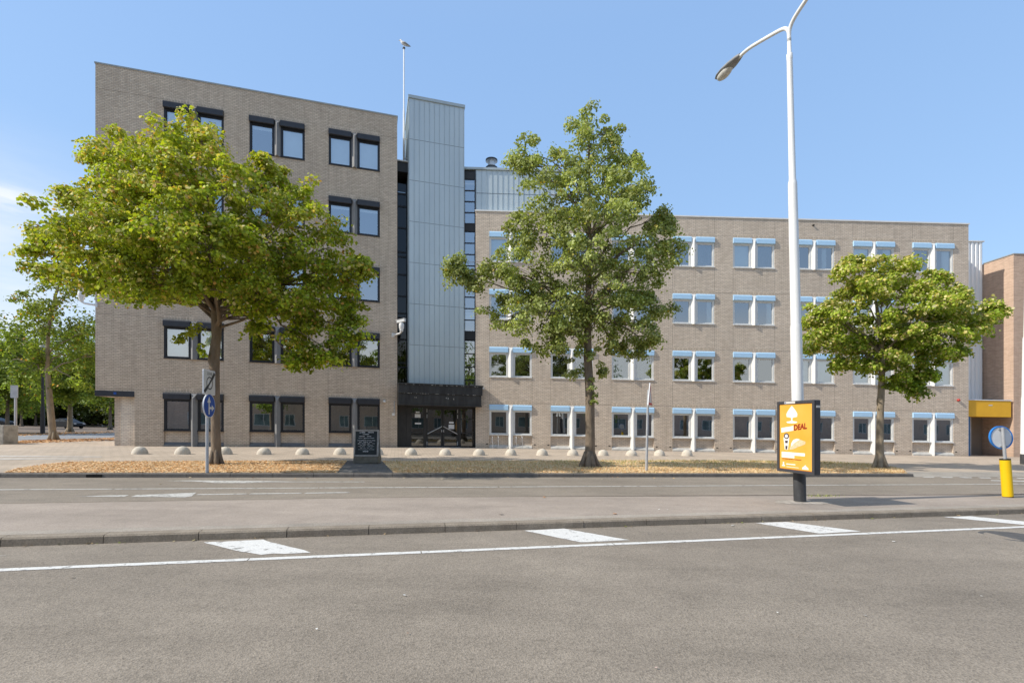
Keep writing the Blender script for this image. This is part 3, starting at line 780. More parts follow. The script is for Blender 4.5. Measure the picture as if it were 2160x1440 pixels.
def pier_mesh(F, w, hb, ht, proud, m):
    O = F(0, 0, 0); G = lambda u, v, h: F(u, v, h) - O
    mb = MB()
    r0, r1 = w * .48, w * .56
    base = [G(0, .12, hb), G(0, 0, hb), G(r0, -proud, hb), G(r1, -proud, hb), G(w, 0, hb), G(w, .12, hb)]
    cut = 0.24
    tp = [G(0, .12, ht), G(0, 0, ht), G(r0, -proud, ht - cut), G(r1, -proud, ht - cut), G(w, 0, ht), G(w, .12, ht)]
    n = 0; mb.v = [tuple(x) for x in base + tp]
    mb.f = [(0, 1, 2, 3, 4, 5)[::-1], (6, 7, 10, 11), (7, 8, 9, 10)] + [(i, (i + 1) % 6, (i + 1) % 6 + 6, i + 6) for i in range(6)]
    return mb.mesh('pier', m)

def place_window(parent, F, ms, u, h, blind):
    o = link_copy('window', ms['frame'], parent, F(u, 0, h))
    link_copy('pane', ms['pane'], o, F(u, 0, h))
    link_copy('roller_box', ms['box'], o, F(u, 0, h))
    if blind: link_copy('curtain' if blind in ('right', 'mid', 'half') else 'blind', ms[blind], o, F(u, 0, h))
    return o

# ---- left block
FL = Frame(-19.1, 22.6, 15.5)
WL = 13.49; HL = 17.53
office = empty('office_block', FL(6.7, 0, 0), 'tall brick office block on the left with black framed windows in pairs', 'building')
PL = [2.72, 6.385, 10.057]; pw = 2.54; aL, pierL = 1.13, 0.28
topsL = [2.545 + 3.44 * k for k in range(5)]; HwL = 1.82
holes = []
for k, t in enumerate(topsL):
    for u in PL:
        holes.append((u, u + pw, (0.0 if k == 0 else t - HwL), t))
wall = MB()
DL = 12.0
facade(wall, FL, 0, WL, 2.30, HL, [(a_, b_, max(c_, 2.30), d_) for a_, b_, c_, d_ in holes if d_ > 2.3], 0.2)
facade(wall, FL, 1.54, WL, 0, 2.30, [(a_, b_, c_, 2.30) for a_, b_, c_, d_ in holes if c_ < 0.1], 0.2)
q = lambda *p: wall.poly([FL(*x) for x in p])
q((0, 0, 2.3), (0, 0, HL), (0, DL, HL), (0, DL, 2.3)); q((WL, 0, 0), (WL, DL, 0), (WL, DL, HL), (WL, 0, HL)); q((0, DL, 0), (0, DL, HL), (WL, DL, HL), (WL, DL, 0))
q((0, 0.25, 2.30), (0, DL, 2.3), (1.54, DL, 2.3), (1.54, 0.25, 2.3))
q((0.62, 0.55, 0), (0.62, DL, 0), (0.62, DL, 2.3), (.62, .55, 2.3))
q((1.54, 0, 0), (1.54, 0, 2.3), (1.54, .3, 2.3), (1.54, .3, 0))
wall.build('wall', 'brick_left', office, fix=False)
mb = MB(); mb.box(FL, 0.86, 1.54, 0.30, 0.55, 0, 2.30); mb.build('recess_wall', 'brick_pale', office)['label'] = 'paler brick wall of the corner recess'
mb = MB(); mb.box(FL, 0.60, 0.858, 0.34, 0.60, 0, 2.30); mb.build('corner_column', 'brick', office)
mb = MB(); mb.box(FL, -0.02, 1.53, -0.02, 0.249, 2.303, 2.56); lt = mb.build('corner_lintel', 'black_box', office)
mb = MB(); mb.box(FL, 0.72, 0.83, -0.032, -0.021, 2.39, 2.50); mb.build('number_plate', 'sign_blue', lt)
mb = MB(); mb.box(FL, -0.03, WL + .03, -0.03, 0.35, HL, HL + 0.07); mb.box(FL, -.03, .35, .36, DL, HL, HL + .07); mb.box(FL, WL - .35, WL + .03, .36, DL, HL, HL + .07)
mb.build('roof_coping', 'coping', office)
mb = MB(); mb.poly([FL(.1, .3, HL - .3), FL(WL - .1, .3, HL - .3), FL(WL - .1, DL, HL - .3), FL(.1, DL, HL - .3)]); mb.build('roof', 'roof', office)
mb = MB(); mb.poly([FL(1.6, 2.2, 0.02), FL(WL - .1, 2.2, 0.02), FL(WL - .1, 2.2, HL - .4), FL(1.6, 2.2, HL - .4)])
for k in range(6):
    hh = (0.02 if k == 0 else topsL[k - 1] + 0.35)
    mb.box(FL, 1.62, WL - .1, .25, 2.19, hh, hh + .25)
for u in (6.0, 9.7): mb.box(FL, u - .1, u, .26, 2.18, 0, HL - .5)
mb.build('interior', 'interior', office)
msL = window_set(FL, aL, HwL, 0.31, True)
pier_up = pier_mesh(FL, pierL, 0, HwL, .22, 'pier_grey'); pier_lo = pier_mesh(FL, pierL, 0, topsL[0], .22, 'pier_grey')
O = FL(0, 0, 0); G = lambda u, v, h: FL(u, v, h) - O
sc = MB(); sc.box(G, -0.0, pw, -0.003, 0.05, 0.004, 0.21); sc_m = sc.mesh('soldier_course', 'brick_up')
sp_m = MB(); sp_m.box(G, 0, aL, .11, .24, 0, topsL[0] - HwL + .0); sp_m = sp_m.mesh('spandrel_panel', 'brick')
sl = MB(); sl.slab(lambda u, v, h: G(v, u, h), [(-.03, 0.0), (-.03, .06), (.108, .20), (.108, 0)], 0.003, aL - .003); sl_m = sl.mesh('base_sill', 'sill_dark')
LB = {(4, 0): ('full', 'full'), (4, 1): ('top', 'full'), (4, 2): ('full', 'full'), (3, 0): (None, 'top'), (3, 1): ('top', 'top'), (3, 2): ('top', 'top'),
      (2, 2): ('top', 'top'), (2, 0): (None, None), (1, 0): ('full', 'full'), (1, 1): (None, None)}
for k, t in enumerate(topsL):
    for j, u in enumerate(PL):
        b = LB.get((k, j), (None, None))
        place_window(office, FL, msL, u, t - HwL, b[0]); place_window(office, FL, msL, u + pw - aL, t - HwL, b[1])
        link_copy('pier', pier_lo if k == 0 else pier_up, office, FL(u + aL, 0, 0 if k == 0 else t - HwL))
        link_copy('soldier_course', sc_m, office, FL(u, 0, t))
        if k == 0:
            for uu in (u, u + pw - aL):
                link_copy('spandrel_panel', sp_m, office, FL(uu, 0, 0)); link_copy('base_sill', sl_m, office, FL(uu, 0, 0))
mb = MB()
for u in [PL[0] + pw, PL[1], PL[1] + pw, PL[2], PL[2] + pw]:
    for k in range(5):
        h0 = (topsL[k] + .22); h1 = (topsL[k + 1] - HwL) if k < 4 else HL - .3
        mb.box(FL, u - .005, u + .005, -.002, .02, h0, h1)
for k in range(0, 5):
    mb.box(FL, 0.02, PL[0] - .02, -.002, .02, topsL[k] + .10, topsL[k] + .112)
    mb.box(FL, PL[2] + pw + .02, WL - .02, -.002, .02, topsL[k] + .10, topsL[k] + .112)
build_each(mb, 8, 'expansion_joint', 'joint', office)
# small fittings on the left block
mb = MB(); c = FL(12.83, -.06, 2.42); mb.tube([FL(12.83, .0, 2.44), FL(12.83, -.05, 2.44)], .05, 12); mb.lathe((c.x, c.y, c.z - .07), [(.02, 0), (.065, .01), (.075, .06), (.065, .12), (.02, .14)], 16)
mb.build('wall_lamp', 'white_plastic', office, smooth=True)
mb = MB(); mb.box(FL, 13.22, 13.36, -.06, 0, 1.68, 1.82); mb.build('intercom_box', 'white_plastic', office, bevel=.01)
mb = MB(); mb.box(FL, 13.32, 13.36, -.05, 0, 1.85, 2.45); mb.build('cable_duct', 'steel', office)

# ---- right block
FR = Frame(-2.006, 27.1, 1.24)
WR = 27.66; HR = 13.0
wing = empty('office_wing', FR(13.8, 0, 0), 'long four storey brick office wing on the right with light blue shutter boxes', 'building')
PR = [0.755 + 3.384 * k for k in range(8)]; pwR = 2.35; aR, pierR = 1.045, 0.26
topsR = [2.40 + 3.167 * k for k in range(4)]; HwR = 1.68
holes = [(u, u + pwR, (0.0 if k == 0 else t - HwR), t) for k, t in enumerate(topsR) for u in PR]
wall = MB(); DR = 12.0
facade(wall, FR, 0, WR, 0, HR, holes, 0.2)
q = lambda *p: wall.poly([FR(*x) for x in p])
q((0, 0, 0), (0, 0, HR), (0, DR, HR), (0, DR, 0)); q((WR, 0, 0), (WR, DR, 0), (WR, DR, HR), (WR, 0, HR)); q((0, DR, 0), (0, DR, HR), (WR, DR, HR), (WR, DR, 0))
wall.build('wall', 'brick', wing, fix=False)
mb = MB(); mb.box(FR, -.03, WR + .04, -.04, .35, HR, HR + .07); mb.box(FR, WR - .3, WR + .04, .36, DR, HR, HR + .07); mb.build('roof_coping', 'white_trim', wing)
mb = MB(); mb.poly([FR(.1, .3, HR - .2), FR(WR - .1, .3, HR - .2), FR(WR - .1, DR, HR - .2), FR(.1, DR, HR - .2)]); mb.build('roof', 'roof', wing)
mb = MB(); mb.poly([FR(.1, 2.2, .02), FR(WR - .1, 2.2, .02), FR(WR - .1, 2.2, HR - .3), FR(.1, 2.2, HR - .3)])
for k in range(5):
    hh = (.02 if k == 0 else topsR[k - 1] + .35); mb.box(FR, .12, WR - .12, .25, 2.19, hh, hh + .25)
for k in range(1, 8): mb.box(FR, PR[k] - .6, PR[k] - .5, .26, 2.18, 0, HR - .4)
mb.build('interior', 'interior', wing)
msR = window_set(FR, aR, HwR, .305, False)
pier_up = pier_mesh(FR, pierR, 0, HwR, .12, 'white_pier'); pier_lo = pier_mesh(FR, pierR, 0, topsR[0], .11, 'white_pier')
O2 = FR(0, 0, 0); G2 = lambda u, v, h: FR(u, v, h) - O2
sc = MB(); sc.box(G2, 0, pwR, -.003, .05, .004, .20); sc_m = sc.mesh('soldier_course', 'brick_up')
spm = MB(); spm.box(G2, 0, aR, .09, .24, 0, topsR[0] - HwR); sp_m = spm.mesh('spandrel_panel', 'brick')
sl = MB(); sl.slab(lambda u, v, h: G2(v, u, h), [(-.06, -.01), (-.06, .07), (.088, .19), (.088, -.01)], .003, aR - .003); sl_m = sl.mesh('base_sill', 'sill')
RB = {(3, 0): ('full', 'vertical'), (3, 1): ('vertical', 'full'), (3, 2): ('vertical', None), (3, 3): ('vertical', 'vertical'), (3, 4): ('full', 'vertical'), (3, 5): (None, 'mid'), (3, 6): ('full', 'half'), (3, 7): (None, 'half'),
      (2, 0): ('vertical', 'vertical'), (2, 2): (None, 'right'), (2, 3): (None, 'right'), (2, 4): (None, 'right'), (2, 6): ('full', 'half'), (2, 7): (None, 'full'),
      (1, 2): ('vertical', 'vertical'), (1, 1): (None, 'right'), (1, 5): ('full', 'full'), (1, 6): ('full', None), (1, 7): (None, 'full')}
for k, t in enumerate(topsR):
    for j, u in enumerate(PR):
        b = RB.get((k, j), (None, None))
        place_window(wing, FR, msR, u, t - HwR, b[0]); place_window(wing, FR, msR, u + pwR - aR, t - HwR, b[1])
        link_copy('pier', pier_lo if k == 0 else pier_up, wing, FR(u + aR, 0, 0 if k == 0 else t - HwR))
        link_copy('soldier_course', sc_m, wing, FR(u, 0, t))
        if k == 0:
            for uu in (u, u + pwR - aR):
                link_copy('spandrel_panel', sp_m, wing, FR(uu, 0, 0)); link_copy('base_sill', sl_m, wing, FR(uu, 0, 0))
mb = MB()
for j in range(8):
    for u in (PR[j], PR[j] + pwR):
        for k in range(4):
            h0 = topsR[k] + .21; h1 = (topsR[k + 1] - HwR) if k < 3 else HR - .1
            mb.box(FR, u - .005, u + .005, -.002, .02, h0, h1)
    u0 = PR[j] + pwR + .02; u1 = (PR[j + 1] if j < 7 else WR) - .02
    for k in range(4): mb.box(FR, u0, u1, -.002, .02, topsR[k] + .10, topsR[k] + .112)
build_each(mb, 8, 'expansion_joint', 'joint', wing)
mb = MB(); c = FR(27.05, -.05, 3.15); mb.lathe((c.x, c.y, c.z - .08), [(.03, 0), (.075, .03), (.08, .08), (.05, .13), (.01, .14)], 14); mb.tube([FR(27.05, 0, 3.15), FR(27.05, -.05, 3.15)], .04, 10)
mb.build('alarm_siren', 'siren_red', wing, smooth=True)
mb = MB(); mb.tube([FR(18.8, .0, 12.72), FR(18.8, -.08, 12.70)], .05, 10); mb.build('roof_spout', 'black_metal', wing)
# small wall vents near the foot
mb = MB()
for j in range(8):
    for du in (-.18, pwR + .1):
        mb.box(FR, PR[j] + du, PR[j] + du + .11, -.002, .02, .20, .255)
build_each(mb, 8, 'wall_vent', 'hole', wing)

# bicycle holders by the entrance
for i, (u, g) in enumerate(((1.05, 'left'), (2.35, 'right'))):
    mb = MB()
    for du in (-.16, .16):
        mb.tube([FR(u + du, -.1, .35), FR(u + du, -.12, .62), FR(u + du + .03, -.2, .68), FR(u + du + .06, -.28, .60), FR(u + du + .06, -.30, 0.0)], .012, 6)
    o = mb.build('bicycle_rack', 'steel', org=FR(u, -.2, 0)); tag(o, 'thin steel bicycle holder at the wall by the entrance, %s of two' % g, 'bicycle rack', 'bicycle holders at the wall')

# ---- stair tower between the blocks, with its link strips, penthouse and entrance
tower = empty('entrance_tower', FL(15.6, 0, 0), 'blue grey zinc clad stair tower between the brick blocks above the black entrance', 'building')
U0, U1, HT = 14.11, 17.08, 18.78
mb = MB(); mb.box(FL, U0, U1, 0, 3.0, 3.2, HT); mb.build('cladding', 'zinc', tower)
mb = MB()
n = 11
for k in range(n + 1):
    u = U0 + (U1 - U0) * k / n
    mb.box(FL, u - .009, u + .009, -.028, .01, 3.2, HT - .1)
for k in range(1, 12): mb.box(FL, U0 - .028, U0 + .01, 3.0 * k / 11 - .009, 3.0 * k / 11 + .009, 3.2, HT - .1)
mb.build('standing_seam', 'zinc_seam', tower)
mb = MB()
for k in range(1, 8):
    h = HT - 0.08 - 2.20 * k
    if h > 3.3: mb.box(FL, U0, U1, -.004, .01, h - .008, h + .008)
build_each(mb, 8, 'panel_joint', 'zinc_dark', tower)
mb = MB(); mb.box(FL, U0 - .05, U1 + .05, -.06, 3.06, HT - .10, HT + .06); mb.build('roof_edge', 'zinc_seam', tower)
HK = 15.55
# left link strip: dark glazing set back between the block and the tower
mb = MB()
vL = 1.2
for h in [3.2, 4.35, 4.6, 5.9, 7.1, 7.35, 8.3, 9.5, 10.5, 10.75, 12.1, 13.3, 14.0, 14.9]:
    mb.box(FL, WL, U0, vL, vL + .08, h, h + .09)
mb.box(FL, WL, WL + .07, vL - .02, vL + .1, 3.2, 14.95); mb.box(FL, U0 - .07, U0, vL - .02, vL + .1, 3.2, 14.95)
mb.build('link_mullion', 'black_frame', tower)
mb = MB(); mb.poly([FL(WL, vL + .04, 3.2), FL(U0, vL + .04, 3.2), FL(U0, vL + .04, 15), FL(WL, vL + .04, 15)]); mb.build('link_glass', 'glass_dark', tower, fix=False)
mb = MB(); mb.poly([FL(WL, 3.2, 3.2), FL(U0 + .3, 3.2, 3.2), FL(U0 + .3, 3.2, 15), FL(WL, 3.2, 15)]); mb.build('link_interior', 'interior', tower)
mb = MB(); mb.box(FL, WL + .002, U0 - .002, .55, 3.0, 14.95, HK - .06); mb.build('link_soffit', 'black_metal', tower)
mb = MB(); mb.box(FL, WL + .002, U0 - .002, .48, 3.0, HK - .058, HK); mb.build('link_coping', 'white_trim', tower)
# right link strip: glazed stair, frontal
uS0, uS1, vS = -1.05, -.004, .35
glassr, mull, span = MB(), MB(), MB()
st = 3.05
hh = 3.1
sp_h = []
top = 14.9
cells = []
h = top
spand = [12.02 - .0, 9.0, 5.98]
lev = [(14.9, 12.45), (12.0, 9.47), (9.0, 6.45), (5.95, 3.0)]
for a_, b_ in lev:
    k = 4; ch = (a_ - b_) / k
    for i in range(k):
        h1 = a_ - i * ch; h0 = h1 - ch
        glassr.poly([FR(uS0, vS + .03, h0 + .03), FR(uS1, vS + .03, h0 + .03), FR(uS1, vS + .03, h1 - .03), FR(uS0, vS + .03, h1 - .03)])
        mull.box(FR, uS0, uS1, vS, vS + .08, h0 - .03, h0 + .03)
for a_, b_ in ((15.4, 14.9), (12.45, 12.0), (9.47, 9.0), (6.45, 5.95)):
    span.box(FR, uS0 + .002, uS1 - .002, vS + .02, vS + .10, b_ + .03, a_ - .03)
mull.box(FR, uS1 - .07, uS1, vS - .01, vS + .09, 3.0, 15.45); mull.box(FR, uS0, uS0 + .25, vS - .012, vS + .088, 3.0, 15.45)
build_each(glassr, 4, 'stair_pane', 'glass_strong', tower, fix=False)
mull.build('stair_mullion', 'black_frame', tower); build_each(span, 8, 'stair_spandrel', 'black_metal', tower)
mb = MB(); mb.poly([FR(uS0, 2.0, 3.0), FR(uS1, 2.0, 3.0), FR(uS1, 2.0, 15.4), FR(uS0, 2.0, 15.4)]); mb.build('stair_interior', 'interior', tower)
mb = MB()
for hh in (4.55, 7.05, 5.3): mb.tube([FR(uS0 + .2, .8, hh), FR(uS1 - .05, .8, hh + .03)], .025, 8)
mb.build('ceiling_lamp', 'tube', tower)
mb = MB(); mb.box(FR, uS0 + .26, uS1 - .08, .5, .55, 7.0, 7.55); mb.box(FR, uS0 + .26, uS1 - .08, .5, .55, 7.62, 7.8); mb.build('bright_landing_window', 'blind', tower)
# zinc penthouse on the wing roof
pe = 4.7
mb = MB(); mb.box(FR, 0.0, pe, .36, 6, HR + .072, 15.45); mb.build('penthouse_wall', 'zinc', tower)
mb = MB()
for k in range(0, 17): mb.box(FR, .02 + k * .29, .035 + k * .29, .335, .37, HR + .075, 15.45)
mb.build('standing_seam', 'zinc_seam', tower)
mb = MB(); mb.box(FR, 0, pe, .352, .37, 14.15, 14.17); mb.build('panel_joint', 'zinc_dark', tower)
mb = MB(); mb.box(FR, uS0, pe + .05, .28, 6, 15.452, 15.57); mb.build('roof_edge', 'zinc_seam', tower)
c = FR(.85, 1.6, 15.57)
mb = MB(); mb.lathe(c, [(.20, 0), (.20, .56), (.34, .60), (.34, .66), (.22, .76), (.22, 1.0), (.34, 1.04), (.34, 1.10), (.20, 1.16)], 24); mb.build('flue', 'chrome', tower, smooth=35)
mb = MB(); mb.lathe((c.x, c.y, c.z + 1.035), [(.345, 0), (.345, .085), (.1, .11)], 24); mb.lathe((c.x, c.y, c.z + .595), [(.345, 0), (.345, .07), (.25, .10)], 24); mb.build('flue_collar', 'black_metal', tower)

# canopy and entrance
cu0, cu1 = WL + .02, WL + 4.43
mb = MB()
vC = -.60
mb.box(FL, cu0, cu1, vC, 1.0, 2.32, 2.86); mb.box(FL, cu0, cu1 + .06, vC - .05, 1.0, 2.862, 3.32)
mb.box(FL, cu0, cu1 + .10, vC - .09, 1.0, 3.322, 3.40); mb.box(FL, cu0, cu1 + .03, vC - .03, .9, 2.24, 2.318)
can = mb.build('canopy', 'canopy', tower, bevel=.008)
mb = MB(); r5 = random.Random(4)
for _ in range(46):
    u = r5.uniform(cu0 + .3, cu1 - .25); h = r5.choice([2.862, 3.322]); w = r5.uniform(.01, .09)
    mb.box(FL, u, u + w, vC - (.053 if h < 3 else .093), vC - (.045 if h < 3 else .085), h - .004, h + r5.uniform(.008, .02))
for u in (14.35, 14.42, 16.0, 16.1, 16.4):
    mb.box(FL, u, u + .03, vC - .003, vC + .004, 2.62 + r5.uniform(-.03, .03), 2.68 + r5.uniform(-.02, .03))
mb.build('flaked_paint', 'chip', can)
vD = .25
def DX(px):   # u of a photo column on the entrance plane
    t = (px - 1080) / FPX
    x0 = FL.x - vD * FL.s; y0 = FL.y + vD * FL.c
    return (t * y0 - x0) / (FL.c - t * FL.s)
HD = 2.24
fr = MB()
ent_posts = [(858, 868), (893, 899), (966.5, 972)]
for a_, b_ in ent_posts: fr.box(FL, DX(a_), DX(b_), vD - .05, vD + .05, 0, HD)
fr.box(FL, DX(1000), DX(1009), vD - .06, vD + .06, 0, HD)
fr.box(FL, DX(868), DX(1000), vD - .045, vD + .045, HD - .10, HD); 
for a_, b_ in ((868, 893), (972, 1000)):
    fr.box(FL, DX(a_), DX(b_), vD - .04, vD + .04, 0, .08)
    for h in (.78, 1.55): fr.box(FL, DX(a_), DX(b_), vD - .035, vD + .035, h, h + .05)
fr.build('entrance_frame', 'black_metal', tower)
mb = MB(); mb.box(FL, DX(838), DX(858), vD - .02, vD + .9, 0, HD); mb.build('side_panel', 'black_metal', tower)
mb = MB()
for a_, b_ in ((868, 893), (972, 1000)): mb.poly([FL(DX(a_), vD, .08), FL(DX(b_), vD, .08), FL(DX(b_), vD, HD - .1), FL(DX(a_), vD, HD - .1)])
build_each(mb, 4, 'side_light', 'glass_door', tower, fix=False)
mb = MB(); mb.poly([FL(DX(838), vD + 2.6, 0), FL(DX(1012), vD + 1.1, 0), FL(DX(1012), vD + 1.1, 3), FL(DX(838), vD + 2.6, 3)])
mb.poly([FL(DX(838), vD, 2.6), FL(DX(1012), vD, 2.6), FL(DX(1012), vD + 1.5, 2.6), FL(DX(838), vD + 2.6, 2.6)])
mb.build('lobby_interior', 'interior', tower)
mb = MB(); mb.box(FL, DX(974), DX(996), vD + .5, vD + .6, 2.08, 2.13); mb.box(FL, DX(945), DX(951), vD + .8, vD + .9, 1.98, 2.02); mb.build('lobby_lamp', 'tube', tower)
for side, (a_, b_) in enumerate(((899.5, 933), (934, 966))):
    u0, u1 = DX(a_), DX(b_)
    d = MB(); ring(d, FL, u0, u1, .02, HD - .105, .085, vD - .03, vD + .03)
    d.box(FL, u0 + .085, u1 - .085, vD - .028, vD + .028, .76, .82)
    dr_ = d.build('door', 'black_metal', tower)
    g = MB(); g.poly([FL(u0 + .08, vD, .1), FL(u1 - .08, vD, .1), FL(u1 - .08, vD, HD - .18), FL(u0 + .08, vD, HD - .18)]); g.build('pane', 'glass_door', dr_, fix=False)
    g = MB()
    inn, outr = (u1 - .03, u0 + .06) if side == 0 else (u0 + .03, u1 - .06)
    g.tube([FL(inn, vD - .09, 1.15), FL(outr, vD - .09, .74)], .022, 8); g.tube([FL(inn, vD, 1.15), FL(inn, vD - .09, 1.15)], .015, 6); g.tube([FL(outr, vD, .74), FL(outr, vD - .09, .74)], .015, 6)
    g.build('push_bar', 'chrome', dr_)
    g = MB(); uu = inn + (-.02 if side == 0 else .0)
    g.box(FL, uu, uu + .03, vD - .05, vD - .03, .84, .96); g.build('lock', 'chrome', dr_)
    g = MB(); uh = u0 + .01 if side == 0 else u1 - .04
    for h in (.12, 1.6, 1.9): g.box(FL, uh, uh + .03, vD - .042, vD - .03, h, h + .2)
    g.build('hinge', 'steel', dr_)
mb = MB(); mb.box(FL, DX(875), DX(887), vD - .012, vD - .006, 1.60, 1.80); mb.box(FL, DX(875), DX(888), vD - .046, vD - .036, 1.25, 1.33); mb.build('notice', 'paper', tower)
mb = MB(); mb.box(FL, DX(946), DX(958), vD - .012, vD - .006, 1.02, 1.26); mb.build('notice', 'paper', tower)
mb = MB()
for (a_, b_, h0, h1) in ((878, 885, 1.68, 1.71), (877, 885, 1.86, 1.93), (949, 955, 1.12, 1.155), (947, 957, 1.32, 1.42)): mb.box(FL, DX(a_), DX(b_), vD - .016, vD - .0125, h0, h1)
mb.build('notice_print', 'sign_back', tower)
mb = MB(); mb.box(FL, DX(899), DX(970), vD - .28, vD - .06, 0.0, .015); mb.build('door_mat', 'steel', tower)
# camera housing on the canopy end
mb = MB(); mb.box(FL, cu1 + .06, cu1 + .2, -.45, -.3, 3.22, 3.32); mb.build('canopy_spot', 'white_plastic', tower, bevel=.02)

# ------------------------------------------------------------------ flag pole, gull, antenna
px, Y = 852.0, 27.8
xf = (px - 1080) / FPX * Y
zt = 1.4 + (892 - 103) / FPX * Y
fp = empty('flagpole', (xf, Y, zg(xf) + HK), 'thin white flagpole beside the zinc tower', 'flagpole')
mb = MB(); mb.tube([(xf, Y, zg(xf) + HK - .1), (xf, Y, zt - 3.5)], [.062, .055], 12); mb.tube([(xf, Y, zt - 3.52), (xf, Y, zt)], [.042, .034], 12); mb.build('pole', 'white_metal', fp, smooth=40)
mb = MB(); mb.lathe((xf, Y, zt), [(.03, -.02), (.075, 0), (.075, .05), (.03, .07)], 14); mb.build('finial', 'black_metal', fp)
mb = MB()
for z in (16.2, 17.3): mb.tube([(xf, Y, zg(xf) + z), (xf + .3, Y + .05, zg(xf) + z)], .035, 8)
mb.build('bracket', 'white_metal', fp)
# gull standing on the pole top
gz = zt + .07
mb = MB()
def ell(mb, c, r, rot=0.0, n=12, m_=8, tip=None):
    base = len(mb.v)
    for i in range(m_ + 1):
        a_ = math.pi * i / m_
        for k in range(n):
            t = 2 * math.pi * k / n
            p = Vector((r[0] * -math.cos(a_), r[1] * math.sin(a_) * math.cos(t), r[2] * math.sin(a_) * math.sin(t)))
            p = Matrix.Rotation(rot, 3, 'Y') @ p
            mb.v.append(tuple(Vector(c) + p))
    for i in range(m_):
        for k in range(n):
            a_ = base + i * n + k; b_ = base + i * n + (k + 1) % n; mb.f.append((a_, b_, b_ + n, a_ + n))
# one continuous body: rings along a spine from tail to beak base
spine = [((.30, -.03), .008), ((.22, .01), .035), ((.12, .06), .075), ((.02, .11), .098), ((-.07, .155), .092), ((-.13, .215), .062), ((-.15, .265), .05), ((-.17, .30), .056), ((-.205, .305), .045), ((-.235, .298), .018)]
mb.tube([(xf + a_[0], Y, gz + .10 + a_[1]) for a_, r in spine], [r for a_, r in spine], 12)
for dy in (-.03, .03): mb.tube([(xf + .0, Y + dy, gz), (xf + .01, Y + dy, gz + .15)], .010, 6)
gull = empty('gull', (xf, Y, gz), 'white gull with grey wings perched on top of the flagpole', 'bird')
mb.build('body', 'gull_white', gull, smooth=True)
for sgn in (-1, 1):
    mb = MB(); mb.tube([(xf - .08, Y + sgn * .085, gz + .24), (xf + .08, Y + sgn * .09, gz + .19), (xf + .24, Y + sgn * .05, gz + .11), (xf + .38, Y + sgn * .02, gz + .05)], [.03, .055, .035, .006], 8); mb.build('wing', 'gull_grey', gull, smooth=True)
mb = MB(); mb.tube([(xf - .225, Y, gz + .40), (xf - .30, Y, gz + .385)], [.016, .004], 6); mb.build('beak', 'gull_beak', gull)
xa = (847 - 1080) / FPX * 28.6
an = empty('antenna_mast', (xa, 28.6, zg(xa) + HK), 'short red and white antenna mast on the link roof', 'antenna')
mb = MB(); mb.tube([(xa, 28.6, zg(xa) + HK - .05), (xa + .03, 28.6, zg(xa) + HK + .8)], .045, 8); mb.build('mast', 'white_metal', an)
mb = MB()
for k in range(3): mb.tube([(xa + .03 + .008 * k, 28.58, zg(xa) + HK + .2 + k * .25), (xa + .034 + .008 * k, 28.58, zg(xa) + HK + .3 + k * .25)], .05, 8)
mb.build('band', 'mast_red', an)

# ------------------------------------------------------------------ right end: siding, neighbour, ochre canopy
FS = Frame(25.2, 29.55, 1.24)
siding = empty('corrugated_wall', FS(1.5, 0, 0), 'white corrugated metal wall between the office wing and the reddish building', 'wall')
mb = MB(); n = 0
u = 0.0; pr = []
while u < 3.06:
    pr += [(u, 0), (u + .05, 0), (u + .09, -.07), (u + .19, -.07), (u + .23, 0)]; u += .25
prof = [p for p in pr if p[0] <= 3.07]
for (a_, va), (b_, vb) in zip(prof[:-1], prof[1:]):
    mb.poly([FS(a_, va, 3.0), FS(b_, vb, 3.0), FS(b_, vb, 12.75), FS(a_, va, 12.75)])
mb.build('sheeting', 'siding', siding, fix=False)
mb = MB(); mb.box(FS, 0, 3.1, -.10, .1, 12.752, 12.82); mb.build('coping', 'white_trim', siding)
mb = MB(); mb.poly([FS(0.6, 0.02, 0), FS(3.06, 0.02, 0), FS(3.06, 0.02, 3.0), FS(.6, .02, 3.0)]); mb.build('base_wall', 'door_grey', siding, fix=False)
def XY(px, Y): return ((px - 1080) / FPX * Y)
xn = XY(2138, 27.9); xfm = XY(2075.5, 29.6)
nb = empty('brick_building', (xn, 27.9, zg(xn)), 'reddish brick building at the right edge, one side lit by the sun', 'building')
Ht = 10.95 + .5
mb = MB()
def PB(x, y, h): return (x, y, zg(x) + h)
pts = [(xfm, 29.62), (xn, 27.9), (xn + 14, 28.2), (xn + 14, 40), (xfm, 40)]
for p, q_ in zip(pts, pts[1:] + pts[:1]): mb.poly([PB(*p, 0), PB(*q_, 0), PB(*q_, Ht), PB(*p, Ht)])
mb.build('wall', 'brick_red', nb)
mb = MB(); mb.poly([PB(*p, Ht - .02) for p in pts]); mb.build('roof', 'roof', nb)
mb = MB()
for p, q_ in ((pts[0], pts[1]), (pts[1], pts[2])):
    d = Vector((q_[0] - p[0], q_[1] - p[1])).normalized(); nn = Vector((d.y, -d.x)) * .03
    mb.hexa([PB(p[0] + nn.x, p[1] + nn.y, Ht), PB(q_[0] + nn.x, q_[1] + nn.y, Ht), PB(q_[0] - nn.x * 6, q_[1] - nn.y * 6, Ht), PB(p[0] - nn.x * 6, p[1] - nn.y * 6, Ht),
             PB(p[0] + nn.x, p[1] + nn.y, Ht + .06), PB(q_[0] + nn.x, q_[1] + nn.y, Ht + .06), PB(q_[0] - nn.x * 6, q_[1] - nn.y * 6, Ht + .06), PB(p[0] - nn.x * 6, p[1] - nn.y * 6, Ht + .06)])
mb.build('roof_coping', 'coping', nb)
